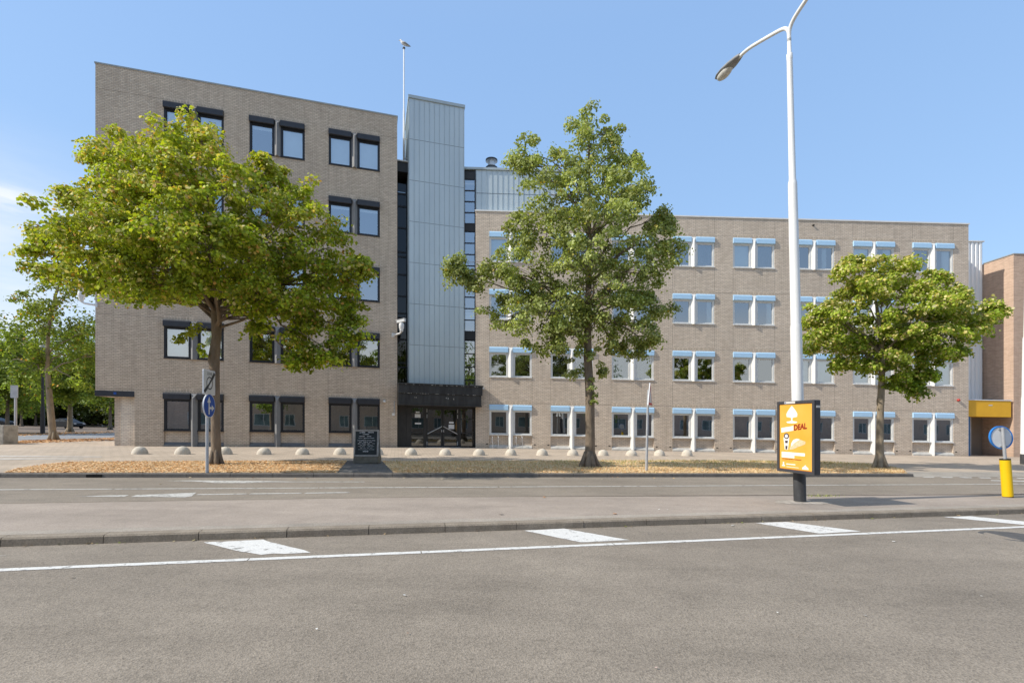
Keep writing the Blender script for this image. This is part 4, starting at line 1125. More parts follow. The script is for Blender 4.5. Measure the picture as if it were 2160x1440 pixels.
# ochre entrance canopy
ox0, ox1 = XY(2043, 27.85), XY(2135, 27.85)
oc = empty('side_entrance', PB(ox0 + 1, 27.85, 0), 'ochre yellow canopy over a recessed side entrance next to the wing', 'entrance')
FO = Frame(ox0, 27.85, 1.24)
wo = (ox1 - ox0)
mb = MB(); mb.box(FO, 0, wo, 0, 1.7, 2.24, 3.16); mb.build('fascia', 'ochre', oc, bevel=.01)
mb = MB(); mb.box(FO, -.02, wo + .03, -.03, 1.7, 3.162, 3.21); mb.build('top_trim', 'sign_back', oc)
mb = MB(); mb.box(FO, .0, .13, .06, .2, 0, 2.238); mb.build('blue_post', 'blue_paint', oc)
mb = MB(); mb.tube([FO(.98, .9, 0), FO(.98, .9, 2.24)], .035, 10); mb.build('steel_post', 'steel', oc)
mb = MB(); mb.box(FO, wo * .47, wo * .56, -.006, .0, 2.86, 2.93); mb.build('faded_mark', 'chip', oc)
mb = MB(); mb.box(FO, wo * .42, wo * .58, .05, .25, 3.212, 3.26); mb.build('roof_lamp', 'black_metal', oc)

# ------------------------------------------------------------------ street furniture
def gpos(px, py, h=0.0):
    x, y = survey(px, py, h); return Vector((x, y, zg(x, y) + h))

# half-ball bollards
D0, D1 = Vector(survey(295, 957)), Vector(survey(1449, 961))
dome_px = [295, 385, 475, 557, 638, 717, 795, 867, 939, 1010.5, 1077.5, 1143.5, 1208, 1272, 1332, 1391, 1449]
mb = MB(); prof = []
for k in range(13):
    t = math.pi / 2 * k / 12; prof.append((max(.004, .262 * math.cos(t)), .285 * math.sin(t)))
mb.lathe((0, 0, 0), [(.262, -.04)] + prof, 32)
dome_me = mb.mesh('dome_bollard', 'concrete', smooth=60)
dome_lab = ['leftmost concrete half ball bollard, in front of the corner recess', 'half ball bollard left of the lime tree trunk beside the sign post',
            'half ball bollard partly hidden behind the left lime trunk', 'first half ball bollard right of the left lime trunk', 'half ball bollard in front of the middle dark window pair of the tall block',
            'half ball bollard just left of the chalkboard', 'half ball bollard peeking out behind the chalkboard', 'half ball bollard at the left edge of the black entrance, right of the chalkboard',
            'half ball bollard in front of the double entrance door', 'half ball bollard at the right edge of the black entrance', 'half ball bollard in front of the first white window pair of the wing',
            'half ball bollard midway between entrance and middle tree trunk', 'half ball bollard just left of the middle tree trunk', 'half ball bollard right against the middle tree trunk on its right',
            'half ball bollard just left of the edge-on triangular sign post', 'half ball bollard just right of the edge-on triangular sign post', 'rightmost concrete half ball bollard of the row']
for i, px in enumerate(dome_px):
    t = (px - 1080) / FPX
    # intersection of the column with the line D0-D1
    dd = D1 - D0
    s_ = (t * D0.y - D0.x) / (dd.x - t * dd.y)
    p = D0 + dd * s_
    o = bpy.data.objects.new('dome_bollard', dome_me); COL.objects.link(o); o.location = (p.x, p.y, zg(p.x)); o.rotation_euler.z = i * 1.7; o.scale = (1 + .03 * math.sin(i * 2.3),) * 2 + (1 + .05 * math.sin(i * 1.3),)
    tag(o, dome_lab[i], 'bollard', 'concrete half ball bollards along the pavement')

# chalkboard
c = gpos(772, 978)
FB = lambda u, v, h: Vector((c.x + u, c.y + v + h * .10, c.z + h))
cb = empty('chalkboard_sign', c, 'black chalkboard pavement sign with white lettering and worn frame', 'chalkboard')
w = .40
mb = MB(); mb.box(FB, -w, w, -.05, .35, .02, .24); mb.build('base', 'mossy', cb, bevel=.01)
mb = MB(); ring(mb, FB, -w, w, .245, 1.10, .05, -.055, -.01); mb.build('frame', 'worn_wood', cb, bevel=.006)
mb = MB(); mb.box(FB, -w + .05, w - .05, -.045, -.012, .295, 1.05); bd = mb.build('board', 'chalkboard', cb)
FB2 = lambda u, v, h: Vector((c.x + u, c.y + .30 - v - h * .16, c.z + h))
mb = MB(); mb.box(FB2, -w, w, -.03, .0, .24, 1.08); mb.build('rear_board', 'worn_wood', cb)
rw = random.Random(8); mb = MB()
rows = [(1.015, [(-.22, -.05, .05), (.05, .22, .05)]), (.955, [(-.12, .08, .035)]), (.89, [(-.24, -.06, .03), (.02, .15, .03)]), (.83, [(-.25, -.12, .02), (-.08, -.02, .05), (0, .1, .02), (.12, .24, .02)]),
        (.755, [(-.28, -.19, .02), (-.17, -.01, .03), (.02, .14, .02), (.18, .28, .03)]), (.705, [(-.22, -.15, .03), (-.1, .05, .02), (.09, .18, .025)]), (.655, [(-.27, -.2, .03), (-.15, -.01, .03), (.04, .12, .03), (.18, .26, .02)]),
        (.60, [(-.2, -.13, .02), (-.09, -.01, .02), (.03, .09, .015), (.12, .2, .015)]), (.565, [(-.25, -.17, .018), (-.13, -.05, .02), (.06, .13, .02), (.16, .25, .018)]), (.52, [(-.19, -.13, .025), (-.08, -.02, .02), (.02, .1, .02), (.13, .2, .015)]),
        (.465, [(-.25, .25, .012)]), (.405, [(-.1, .07, .05)])]
for h, ws in rows:
    for a_, b_, hh in ws:
        u = a_
        while u < b_:
            du = rw.uniform(.006, .014); h0 = h - hh * rw.uniform(.15, .5); h1 = h + hh * rw.uniform(.1, .5)
            mb.box(FB, u, u + du, -.0475, -.0455, h0, h1); u += du + rw.uniform(.002, .007)
            if rw.random() < .5: mb.box(FB, u - .015, u + .008, -.0475, -.0455, h - .004, h + .004)
mb.build('lettering', 'chalk', bd)

# text helper
def text_mesh(s, size, bold=0.0):
    cu = bpy.data.curves.new('txt', 'FONT'); cu.body = s; cu.size = size; cu.offset = bold; cu.align_x = 'LEFT'; cu.resolution_u = 3; cu.fill_mode = 'FRONT'
    to = bpy.data.objects.new('txt', cu); COL.objects.link(to)
    dg = bpy.context.evaluated_depsgraph_get(); dg.update()
    me = bpy.data.meshes.new_from_object(to.evaluated_get(dg))
    vs = [v.co.copy() for v in me.vertices]; fs = [tuple(p.vertices) for p in me.polygons]
    bpy.data.objects.remove(to); bpy.data.meshes.remove(me)
    return vs, fs

# lamp post with two arms
def lamp_post(base, lean, H, rads, label, arms=True, arm_dir=None, band=.5):
    root = empty('street_lamp', base, label, 'street lamp', None)
    P = lambda h: Vector((base.x + lean * h, base.y, base.z + h))
    hs = [band, rads[0][0]]
    mb = MB()
    path, rr_ = [], []
    for i, (h, r) in enumerate(rads): path.append(P(h)); rr_.append(r)
    mb.tube(path, rr_, 24); mb.build('pole', 'white_metal', root, smooth=50)
    mb = MB(); mb.tube([P(-.05), P(band)], [rads[0][1] + .004, rads[0][1] + .004], 24); mb.build('pole_foot', 'pole_black', root, smooth=50)
    return root, P

bs = Vector((5.52, 9.45, zg(5.52)))
lamp, LP = lamp_post(bs, -.0235, 9.0, [(0.55, 0.1038), (2.3, 0.1021), (3.3, 0.0994), (3.36, 0.095), (3.4, 0.0889), (6.05, 0.0792), (6.1, 0.0774), (6.16, 0.0616), (8.45, 0.051), (8.47, 0.0546), (8.56, 0.0546), (8.58, 0.037), (9.02, 0.0334)],
                     'tall white street lamp with two arms standing on the median behind the advertising box', band=.55)
mb = MB()
LP_top = LP(9.0)
adir = Vector((-.225, .974, 0))
heads = []
for sgn in (1, -1):
    pth = [LP(8.8), LP(9.02), LP(9.02) + adir * .10 * sgn + Vector((0, 0, .12)), LP(9.02) + adir * .28 * sgn + Vector((0, 0, .20)), LP(9.02) + adir * 1.02 * sgn + Vector((0, 0, .45)), LP(9.02) + adir * 1.2 * sgn + Vector((0, 0, .49)), LP(9.02) + adir * 1.42 * sgn + Vector((0, 0, .51))]
    # smooth the path
    sm = []
    for i in range(len(pth) - 1):
        for k in range(4): sm.append(pth[i].lerp(pth[i + 1], k / 4))
    sm.append(pth[-1])
    for _ in range(3): sm = [sm[0]] + [(sm[i - 1] + sm[i] * 2 + sm[i + 1]) / 4 for i in range(1, len(sm) - 1)] + [sm[-1]]
    am = MB(); am.tube(sm, .036, 12); am.build('arm', 'white_metal', lamp, smooth=True)
    # lamp head: tapered shell with a glass bowl underneath
    a0 = LP(9.02) + adir * 1.36 * sgn + Vector((0, 0, .51)); side = Vector((adir.y, -adir.x, 0))
    secs = [(0, .055, .05, .06), (.10, .085, .07, .075), (.30, .125, .075, .09), (.52, .135, .065, .09), (.72, .11, .05, .07), (.84, .05, .02, .03)]
    sh = MB(); rings = []
    for d, wdt, up_, dn in secs:
        r_ = []
        for k in range(14):
            t = 2 * math.pi * k / 14; cz = math.sin(t)
            r_.append(a0 + adir * d * sgn + side * wdt * math.cos(t) + Vector((0, 0, (up_ if cz > 0 else dn * .55) * cz + d * .06)))
        rings.append(r_)
    n0 = len(sh.v)
    for r_ in rings: sh.v += [tuple(x) for x in r_]
    for i in range(len(rings) - 1):
        for k in range(14): sh.f.append((n0 + i * 14 + k, n0 + i * 14 + (k + 1) % 14, n0 + (i + 1) * 14 + (k + 1) % 14, n0 + (i + 1) * 14 + k))
    sh.f.append(tuple(range(n0, n0 + 14))[::-1]); sh.f.append(tuple(range(n0 + 14 * 5, n0 + 14 * 6)))
    hd = sh.build('lamp_head', 'lamp_grey', lamp, smooth=50)
    bw = MB(); c0 = a0 + adir * .55 * sgn + Vector((0, 0, .02))
    base0 = 0
    for i in range(6):
        t = math.pi / 2 * i / 5
        for k in range(16):
            p = 2 * math.pi * k / 16
            bw.v.append(tuple(c0 + adir * .24 * math.cos(t) * math.cos(p) + side * .115 * math.cos(t) * math.sin(p) + Vector((0, 0, -.03 - .10 * math.sin(t)))))
    for i in range(5):
        for k in range(16): bw.f.append((i * 16 + k, i * 16 + (k + 1) % 16, (i + 1) * 16 + (k + 1) % 16, (i + 1) * 16 + k))
    bw.build('lamp_glass', 'lamp_glass', hd, smooth=True)
bs2 = gpos(2163, 979)
lamp2, LP2 = lamp_post(bs2, .010, 9.5, [(0.45, 0.168), (2.9, 0.1575), (3.0, 0.1435), (5.5, 0.1295), (5.6, 0.105), (9.5, 0.07)],
                       'thick white lamp post with dark foot at the right edge by the reddish building', band=.45)

# advertising box on the lamp post
ex = Vector((.214, -.977, 0)); nx = Vector((-.977, -.214, 0))
ctr = Vector((5.285, 9.185, 0))
hb, ht = zg(5.42) + .57, zg(5.42) + 1.912
def FA(u, v, h): return ctr + ex * u - nx * v + Vector((0, 0, h))     # v grows away from the front face
hw = .448
ad = empty('advertising_box', FA(0, .06, hb), 'dark framed yellow advertising box mounted on the lamp post, reading DEAL', 'advertising box')
mb = MB(); mb.box(FA, -hw, hw, .0, .115, hb, ht); mb.build('case', 'case_grey', ad, bevel=.012)
mb = MB(); ring(mb, FA, -hw, hw, hb, ht, .055, -.022, -.0005); mb.build('bezel', 'case_grey', ad, bevel=.005)
p0, p1, q0, q1 = -hw + .05, hw - .05, hb + .05, ht - .05
mb = MB(); mb.box(FA, p0, p1, -.004, -.001, q0, q1); pe_ = mb.build('poster', 'poster_edge', ad)
def PS(s_, t, d): return FA(p0 + (p1 - p0) * s_, -.0045 - d, q1 - (q1 - q0) * t)
def ppoly(mb, pts, d):
    vs = [PS(s_, t, d) for s_, t in pts]; mb.poly(vs)
mb = MB(); ppoly(mb, [(.012, .988), (.988, .988), (.988, .012), (.012, .012)], .001); mb.build('poster_ground', 'poster', pe_, fix=False)
mb = MB()
def blob(cx, cy, rx, ry, n=20, pw_=1.0): return [(cx + rx * math.cos(2 * math.pi * k / n), cy + ry * math.sin(2 * math.pi * k / n)) for k in range(n)]
ppoly(mb, [(.39, .03), (.44, .06), (.52, .115), (.56, .155), (.55, .20), (.47, .205), (.41, .215), (.41, .255), (.45, .263), (.54, .27), (.56, .28), (.52, .292), (.39, .298), (.26, .292), (.22, .28), (.24, .27), (.33, .263), (.37, .255), (.37, .215), (.31, .205), (.23, .20), (.22, .155), (.26, .115), (.34, .06)], .0022)
ppoly(mb, [(.06, .368), (.44, .335), (.44, .405), (.06, .44)], .0022)
ppoly(mb, [(.07, .735), (.78, .735), (.78, .78), (.07, .78)], .0022); ppoly(mb, [(.07, .784), (.47, .784), (.47, .822), (.07, .822)], .0022)
ppoly(mb, [(.70, .972), (.70, .95), (.76, .925), (.79, .905), (.82, .925), (.88, .95), (.88, .972)], .0022)
ppoly(mb, [(.08, .955), (.08, .945), (.11, .93), (.11, .89), (.15, .89), (.15, .93), (.18, .945), (.18, .955)], .0022)
ppoly(mb, [(.22, .91), (.50, .91), (.50, .925), (.22, .925)], .0022); ppoly(mb, [(.22, .955), (.60, .955), (.60, .962), (.22, .962)], .0022)
ppoly(mb, [(.13, .52), (.15, .50), (.31, .50), (.31, .53), (.27, .70), (.17, .70)], .0022)
mb.build('white_artwork', 'poster_white', pe_, fix=False)
mb = MB(); ppoly(mb, blob(.225, .492, .082, .046), .0034); ppoly(mb, [(.18, .56), (.27, .56), (.265, .60), (.185, .60)], .0034); ppoly(mb, [(.19, .64), (.26, .64), (.25, .695), (.195, .695)], .0034)
mb.build('cup_picture', 'poster_dark', pe_, fix=False)
mb = MB(); ppoly(mb, blob(.225, .492, .05, .028), .0044); mb.build('lid_highlight', 'sign_back', pe_, fix=False)
mb = MB(); ppoly(mb, [(.32, .695), (.36, .62), (.44, .555), (.54, .53), (.66, .54), (.80, .565), (.79, .60), (.70, .625), (.56, .65), (.44, .685)], .0028); mb.build('sandwich_picture', 'poster_bread', pe_, fix=False)
mb = MB(); ppoly(mb, [(.37, .60), (.44, .545), (.54, .525), (.64, .535), (.55, .565), (.45, .60), (.38, .65)], .0038); mb.build('sandwich_top', 'poster_white', pe_, fix=False)
vs, fs = text_mesh('DEAL', 1.0, .045)
x0 = min(v.x for v in vs); x1 = max(v.x for v in vs); y1 = max(v.y for v in vs)
mb = MB(); mb.v = [tuple(PS(.455 + .385 * (v.x - x0) / (x1 - x0), .402 - .085 * v.y / y1 - .030 * (v.x - x0) / (x1 - x0), .003)) for v in vs]; mb.f = fs
mb.build('lettering', 'poster_red', pe_, fix=False)
mb = MB(); s_ = .09; r6 = random.Random(3)
while s_ < .68:
    d_ = r6.uniform(.008, .02); ppoly(mb, [(s_, .832), (s_ + d_, .832), (s_ + d_, .847), (s_, .847)], .003); s_ += d_ + r6.uniform(.004, .012)
s_ = .09
while s_ < .45:
    d_ = r6.uniform(.006, .012); ppoly(mb, [(s_, .862), (s_ + d_, .862), (s_ + d_, .866), (s_, .866)], .003); s_ += d_ + r6.uniform(.006, .012)
mb.build('small_print', 'poster_red', pe_, fix=False)
mb = MB(); mb.box(FA, -hw + .2, -hw + .46, -.0255, -.0225, ht - .05, ht - .008); lb = mb.build('name_label', 'sign_white', ad)
mb = MB(); mb.box(FA, -hw + .215, -hw + .235, -.028, -.026, ht - .038, ht - .018); mb.build('label_mark', 'sign_blue', lb)
mb = MB(); 
def FAs(u, v, h): return FA(hw + u, v, h)
mb.box(FAs, 0.0005, .004, .02, .10, ht - .14, ht - .10); mb.build('side_sticker', 'sign_white', ad)

# zone sign and blue arrow sign on one post
c = gpos(437, 997)
zs = empty('sign_post', c, 'steel post with end of zone plate and blue arrow sign before the left trunk', 'traffic sign')
mb = MB(); mb.tube([c + Vector((0, 0, -.02)), c + Vector((-.0, 0, 2.42))], .038, 14); mb.build('pole', 'steel', zs, smooth=50)
phi = R(97)
e = Vector((math.cos(phi), math.sin(phi), 0)); nf = Vector((e.y, -e.x, 0))
cc = c + nf * .055
def FZ(u, v, h): return cc + e * u - nf * v + Vector((0, 0, h))
def rrect(w_, h0, h1, r_=.05):
    pts = []
    for (cx, cy, a0) in ((w_ - r_, h1 - r_, 0), (-w_ + r_, h1 - r_, 90), (-w_ + r_, h0 + r_, 180), (w_ - r_, h0 + r_, 270)):
        for k in range(5): a_ = R(a0 + 22.5 * k); pts.append((cx + r_ * math.cos(a_), cy + r_ * math.sin(a_)))
    return pts
h0, h1 = 1.98, 2.60
mb = MB(); mb.slab(FZ, rrect(.30, h0, h1, .03), 0, .03); zp = mb.build('zone_plate', 'sign_back', zs)
mb = MB(); mb.slab(FZ, rrect(.285, h0 + .015, h1 - .015, .03), -.003, -.0005); mb.build('face', 'sign_white', zp)
mb = MB(); ch = (h0 + h1) / 2 - .02
ro, ri = .165, .135
for k in range(32):
    a_, b_ = 2 * math.pi * k / 32, 2 * math.pi * (k + 1) / 32
    mb.poly([FZ(r_ * math.cos(t), -.0045, ch + r_ * math.sin(t)) for r_, t in ((ri, a_), (ro, a_), (ro, b_), (ri, b_))])
# bold diagonal bar and the little number block
def bar(mb, a_, b_, w_, d):
    a_, b_ = Vector(a_), Vector(b_); dd = (b_ - a_).normalized(); nn = Vector((-dd.y, dd.x)) * w_ / 2
    mb.poly([FZ(p.x, d, p.y) for p in (a_ - nn, b_ - nn, b_ + nn, a_ + nn)])
bar(mb, (-.27, h0 + .06), (-.12, ch - .11), .09, -.0055); bar(mb, (.12, ch + .11), (.26, h1 - .06), .09, -.0055)
bar(mb, (-.10, ch - .10), (.10, ch + .10), .06, -.0055)
mb.build('zone_symbol', 'sign_black', zp, fix=False)
vs, fs = text_mesh('30', 1.0, .01); x0 = min(v.x for v in vs); x1 = max(v.x for v in vs); y1 = max(v.y for v in vs)
mb = MB(); mb.v = [tuple(FZ(-.09 + .18 * (v.x - x0) / (x1 - x0), -.004, ch - .06 + .12 * v.y / y1)) for v in vs]; mb.f = fs; mb.build('number', 'sign_back', zp, fix=False)
vs, fs = text_mesh('ZONE', 1.0, .012); x0 = min(v.x for v in vs); x1 = max(v.x for v in vs); y1 = max(v.y for v in vs)
mb = MB(); mb.v = [tuple(FZ(-.13 + .26 * (v.x - x0) / (x1 - x0), -.0045, h1 - .125 + .07 * v.y / y1)) for v in vs]; mb.f = fs; mb.build('lettering', 'sign_black', zp, fix=False)
def disc(mb, F, ch_, r_, v0, v1, n=36): mb.slab(F, [(r_ * math.cos(2 * math.pi * k / n), ch_ + r_ * math.sin(2 * math.pi * k / n)) for k in range(n)], v0, v1)
ch = 1.70; 
mb = MB(); disc(mb, FZ, ch, .30, 0, .03); bp = mb.build('arrow_plate', 'sign_back', zs)
mb = MB(); disc(mb, FZ, ch, .285, -.003, -.0005); mb.build('face', 'sign_blue', bp)
mb = MB()
P_ = lambda *pts: mb.poly([FZ(u, -.0045, ch + h) for u, h in pts])
P_((-.055, -.22), (.0, -.22), (.0, .10), (-.055, .10)); P_((-.12, .08), (.065, .08), (-.027, .235))
P_((.0, -.085), (.12, -.085), (.12, -.03), (.0, -.03)); P_((.11, -.145), (.24, -.057), (.11, .03))
mb.build('arrow', 'sign_white', bp, fix=False)

# triangular sign seen edge-on
c = gpos(1363.5, 993)
ts = empty('warning_sign', c, 'triangular warning sign seen almost edge-on on a thin steel post', 'traffic sign')
mb = MB(); mb.tube([c + Vector((0, 0, -.02)), c + Vector((.03, 0, 1.5)), c + Vector((.06, 0, 2.5))], [.042, .038, .036], 12); mb.build('pole', 'steel', ts, smooth=50)
ph = R(66); e2 = Vector((math.cos(ph), math.sin(ph), 0)); n2 = Vector((e2.y, -e2.x, 0)); cc2 = c + Vector((.075, 0, 0)) + n2 * .045
def FT(u, v, h): return cc2 + e2 * u - n2 * v + Vector((0, 0, h))
tri = lambda s_: [(-.40 * s_, 2.02 + (.23 * (1 - s_))), (.40 * s_, 2.02 + (.23 * (1 - s_))), (0, 2.02 + .23 * (1 - s_) + .69 * s_)]
mb = MB(); mb.slab(FT, tri(1.0), 0, .03); tp = mb.build('plate', 'sign_back', ts)
mb = MB(); mb.slab(FT, tri(.97), -.003, -.0005); mb.build('red_border', 'sign_red', tp)
mb = MB(); mb.slab(FT, tri(.66), -.006, -.0035); mb.build('face', 'sign_white', tp)

# yellow keep-side bollard with a round sign seen from behind
c = gpos(2126, 1048)
yb = empty('traffic_bollard', c, 'leaning yellow traffic bollard carrying a round blue rimmed sign seen from behind', 'traffic bollard')
ln = -.075
P = lambda h, du=0, dv=0: c + Vector((ln * h + du, dv, h))
mb = MB()
mb.tube([P(0.02), P(.8)], [.094, .094], 28); mb.build('sleeve', 'yellow', yb, smooth=50)
mb = MB(); mb.tube([P(-.02), P(.02)], .088, 24); mb.tube([P(.8), P(.825)], .092, 24); mb.build('rubber_ring', 'tyre', yb)
mb = MB(); mb.tube([P(.8), P(1.50)], .030, 14); mb.build('pole', 'steel', yb, smooth=50)
dc = P(1.28, .0, .045)
FDk = lambda u, v, h: dc + Vector((u + ln * h, v, h))
mb = MB(); disc(mb, FDk, 0, .232, 0, .022, 40); dk = mb.build('sign_disc', 'sign_back', yb)
mb = MB()
for k in range(40):
    a_, b_ = 2 * math.pi * k / 40, 2 * math.pi * (k + 1) / 40
    q8 = []
    for v_ in (-.008, .03):
        for r_, t in ((.225, a_), (.25, a_), (.25, b_), (.225, b_)): q8.append(FDk(r_ * math.cos(t), v_, r_ * math.sin(t)))
    mb.hexa(q8)
mb.build('rim', 'rim_blue', dk)
mb = MB(); mb.box(FDk, -.06, .09, -.03, 0, .17, .20); mb.box(FDk, -.06, .09, -.03, 0, -.20, -.17); mb.build('clamp', 'steel', yb)

# left: steel sign post seen from behind, concrete block, dark lamp posts
c = gpos(33, 933)
ls = empty('sign_post', c, 'grey backed rectangular sign on a steel post by the side street', 'traffic sign')
mb = MB(); mb.tube([c, c + Vector((0, 0, 2.75))], .055, 12); mb.build('pole', 'steel', ls, smooth=50)
Fl = lambda u, v, h: c + Vector((u * .9, -.06 + v + u * .3, h))
mb = MB(); mb.slab(Fl, rrect(.15, 2.2, 2.82, .03), -.02, .01); mb.build('plate', 'steel', ls)
c = gpos(6, 936)
Fb = lambda u, v, h: c + Vector((u, v, h))
mb = MB(); mb.box(Fb, -.95, .38, -.35, .35, -.02, .88); 
o = mb.build('concrete_block', 'concrete_block', org=c, bevel=.03); tag(o, 'stained concrete block at the left edge of the picture', 'concrete block')
c = gpos(90, 915)
dl_ = empty('street_lamp', c, 'dark slim lamp post among the park trees', 'street lamp')
mb = MB(); mb.tube([c, c + Vector((0, 0, 2.0)), c + Vector((0, 0, 2.02)), c + Vector((0, 0, 6.0))], [.14, .13, .09, .07], 12); mb.build('pole', 'black_metal', dl_, smooth=50)
mb = MB(); mb.lathe((c.x, c.y, c.z + 6.0), [(.07, 0), (.22, .05), (.26, .3), (.12, .5), (.02, .55)], 14); mb.build('lamp_head', 'lamp_grey', dl_, smooth=50)
c = gpos(216, 899)
wl = empty('street_lamp', c, 'small pale park lamp seen between the trees beside the building corner', 'street lamp')
mb = MB(); mb.tube([c, c + Vector((0, 0, 2.1))], .09, 10); mb.build('pole', 'white_metal', wl)
mb = MB(); mb.lathe((c.x, c.y, c.z + 2.1), [(.1, 0), (.3, .05), (.3, .22), (.08, .3)], 12); mb.build('lamp_head', 'white_plastic', wl)

# surveillance cameras
def cctv(name_label, base, out, turn, sc_=1.0):
    """out: unit vector away from the wall, turn: azimuth of the camera head"""
    base = Vector(base); out = Vector(out)
    r = empty('security_camera', base, name_label, 'security camera', 'security cameras on the tall block')
    side = Vector((-out.y, out.x, 0)); Z = Vector((0, 0, 1))
    mb = MB(); Fc = lambda u, v, h: base + side * u + out * v + Z * h
    mb.box(Fc, -.10, .10, 0, .05, -.10, .12); mb.tube([base + Z * .0, base + out * .5 + Z * .06, base + out * .62 + Z * .14], [.05, .045, .045], 10)
    mb.build('bracket', 'white_plastic', r, smooth=40)
    k = base + out * .62 + Z * .14
    mb = MB(); mb.lathe(k, [(.06, 0), (.09, .03), (.095, .12), (.13, .20), (.135, .36), (.11, .44), (.05, .46)], 18); mb.build('dome_body', 'white_plastic', r, smooth=40)
    d = Vector((math.cos(turn), math.sin(turn), -.12)).normalized(); s2 = Vector((-d.y, d.x, 0)).normalized(); up = s2.cross(d) * -1
    if up.z < 0: up = -up
    hc = k + Z * .55
    Fh = lambda u, v, h: hc + d * u + s2 * v + up * h
    mb = MB(); mb.box(Fh, -.22, .26, -.075, .075, -.06, .08); mb.build('camera_head', 'white_plastic', r, bevel=.02)
    mb = MB(); mb.box(Fh, -.24, .32, -.09, .09, .082, .10); mb.build('sun_shield', 'white_plastic', r)
    mb = MB(); mb.tube([Fh(.26, 0, .01), Fh(.285, 0, .01)], .045, 12); mb.build('lens', 'car_glass', r)
pb = FL(WL - .22, 0, 5.93)
cctv('white security camera on the right corner of the tall block beside the zinc tower', pb, (.85, -.53, 0), R(160))
pb = FL(.1, 0, 6.45)
cctv('white security camera on the left corner of the tall block above the side street', pb, (-.95, -.32, 0), R(115))

# ------------------------------------------------------------------ trees
def tree_leaves(rng, lobes, dens, per, lsize, spread, pal, up_bias, droop, hi, flecks=0.0, fleck_pal=None, spur=0):
    """lobes: (x, y, z, rx, ry, rz) about the trunk base; returns vertices, tints and clump centres"""
    Vs, Ts, C = [], [], []
    pal = np.asarray(pal)
    zs_ = [l[2] + l[5] for l in lobes] + [l[2] - l[5] for l in lobes]; z0, z1 = min(zs_), max(zs_)
    spurs = []
    for (x, y, z, rx, ry, rz) in lobes:                     # short shoots breaking the outline
        for _ in range(spur):
            d = rng.normal(size=3); d[2] = d[2] * .8 + .15; d /= np.linalg.norm(d)
            k = rng.uniform(.10, .22)
            spurs.append((x + d[0] * rx * 1.12, y + d[1] * ry * 1.12, z + d[2] * rz * 1.15, k, k, k * .8))
    for (x, y, z, rx, ry, rz) in list(lobes) + spurs:
        vol = rx * ry * rz
        n = max(5 if rx > .23 else 2, int(dens * (rx * ry * rz) ** (2 / 3)))
        d = rng.normal(size=(n, 3)); d /= np.linalg.norm(d, axis=1, keepdims=True)
        r = rng.uniform(0.25, 1, n) ** 0.55
        cl = np.array([x, y, z]) + d * r[:, None] * np.array([rx, ry, rz])
        for c_, dd, rad in zip(cl, d, r):
            C.append((c_, (x, y, z)))
            m_ = int(per * rng.uniform(0.6, 1.35))
            sp_ = spread * rng.uniform(0.7, 1.3)
            sh = rng.normal(size=(m_, 3)); sh[:, 2] += .25
            sh /= np.linalg.norm(sh, axis=1, keepdims=True)
            out_ = np.array([dd[0], dd[1], dd[2] * .6])
            g = sh * (sp_ * rng.uniform(.55, 1.15, m_))[:, None] * np.array([1.25, 1.25, .8])
            g += np.outer(rng.uniform(-.9, 1.3, m_) * sp_, out_)            # stretched along the twig
            g[:, 2] -= droop * np.hypot(g[:, 0], g[:, 1])
            P = c_ + g
            nrm = rng.normal(size=(m_, 3)) * .55 + np.array([0, 0, up_bias * .8]) + sh * .75 + dd * .35
            nrm /= np.linalg.norm(nrm, axis=1, keepdims=True)
            t = rng.normal(size=(m_, 3)); t[:, 2] -= .9
            t -= nrm * (t * nrm).sum(1, keepdims=True); t /= np.linalg.norm(t, axis=1, keepdims=True)
            b = np.cross(nrm, t)
            L = (lsize * rng.uniform(.65, 1.25, m_))[:, None]
            fold = nrm * L * .10
            quad = np.stack([P - t * L * .5, P - t * L * .18 + b * L * .40 + fold, P + t * L * .22 + b * L * .33 + fold, P + t * L * .56, P + t * L * .22 - b * L * .33 + fold, P - t * L * .18 - b * L * .40 + fold], 1)
            Vs.append(quad.reshape(-1, 3))
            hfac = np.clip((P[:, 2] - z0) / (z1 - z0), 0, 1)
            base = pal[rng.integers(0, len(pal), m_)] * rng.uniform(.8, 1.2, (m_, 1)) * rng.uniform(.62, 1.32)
            mixf = (hi[1] * hfac * rad)[:, None] * rng.uniform(.2, 1, (m_, 1))  # yellower tips, plus sunlit tops over darker insides, put into the tint
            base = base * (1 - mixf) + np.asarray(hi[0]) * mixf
            if flecks:
                fl = rng.random(m_) < flecks * (.4 + .9 * hfac) * (rad ** 2)
                if fl.any(): base[fl] = np.asarray(fleck_pal)[rng.integers(0, len(fleck_pal), fl.sum())] * rng.uniform(.8, 1.1, (fl.sum(), 1))
            Ts.append(base)
    return np.concatenate(Vs), np.concatenate(Ts), C

def bend(mb, a_, b_, r0, r1, rng, n=5, sag=.0, wob=.06, sides=7):
    a_, b_ = Vector(a_), Vector(b_); L = (b_ - a_).length
    pth = []
    for i in range(n + 1):
        t = i / n; p = a_.lerp(b_, t)
        if 0 < i < n: p += Vector(rng.normal(size=3)) * wob * L * .5
        p.z += math.sin(t * math.pi) * sag * L
        pth.append(p)
    mb.tube(pth, [r0 + (r1 - r0) * (i / n) ** .8 for i in range(n + 1)], sides)
    return pth

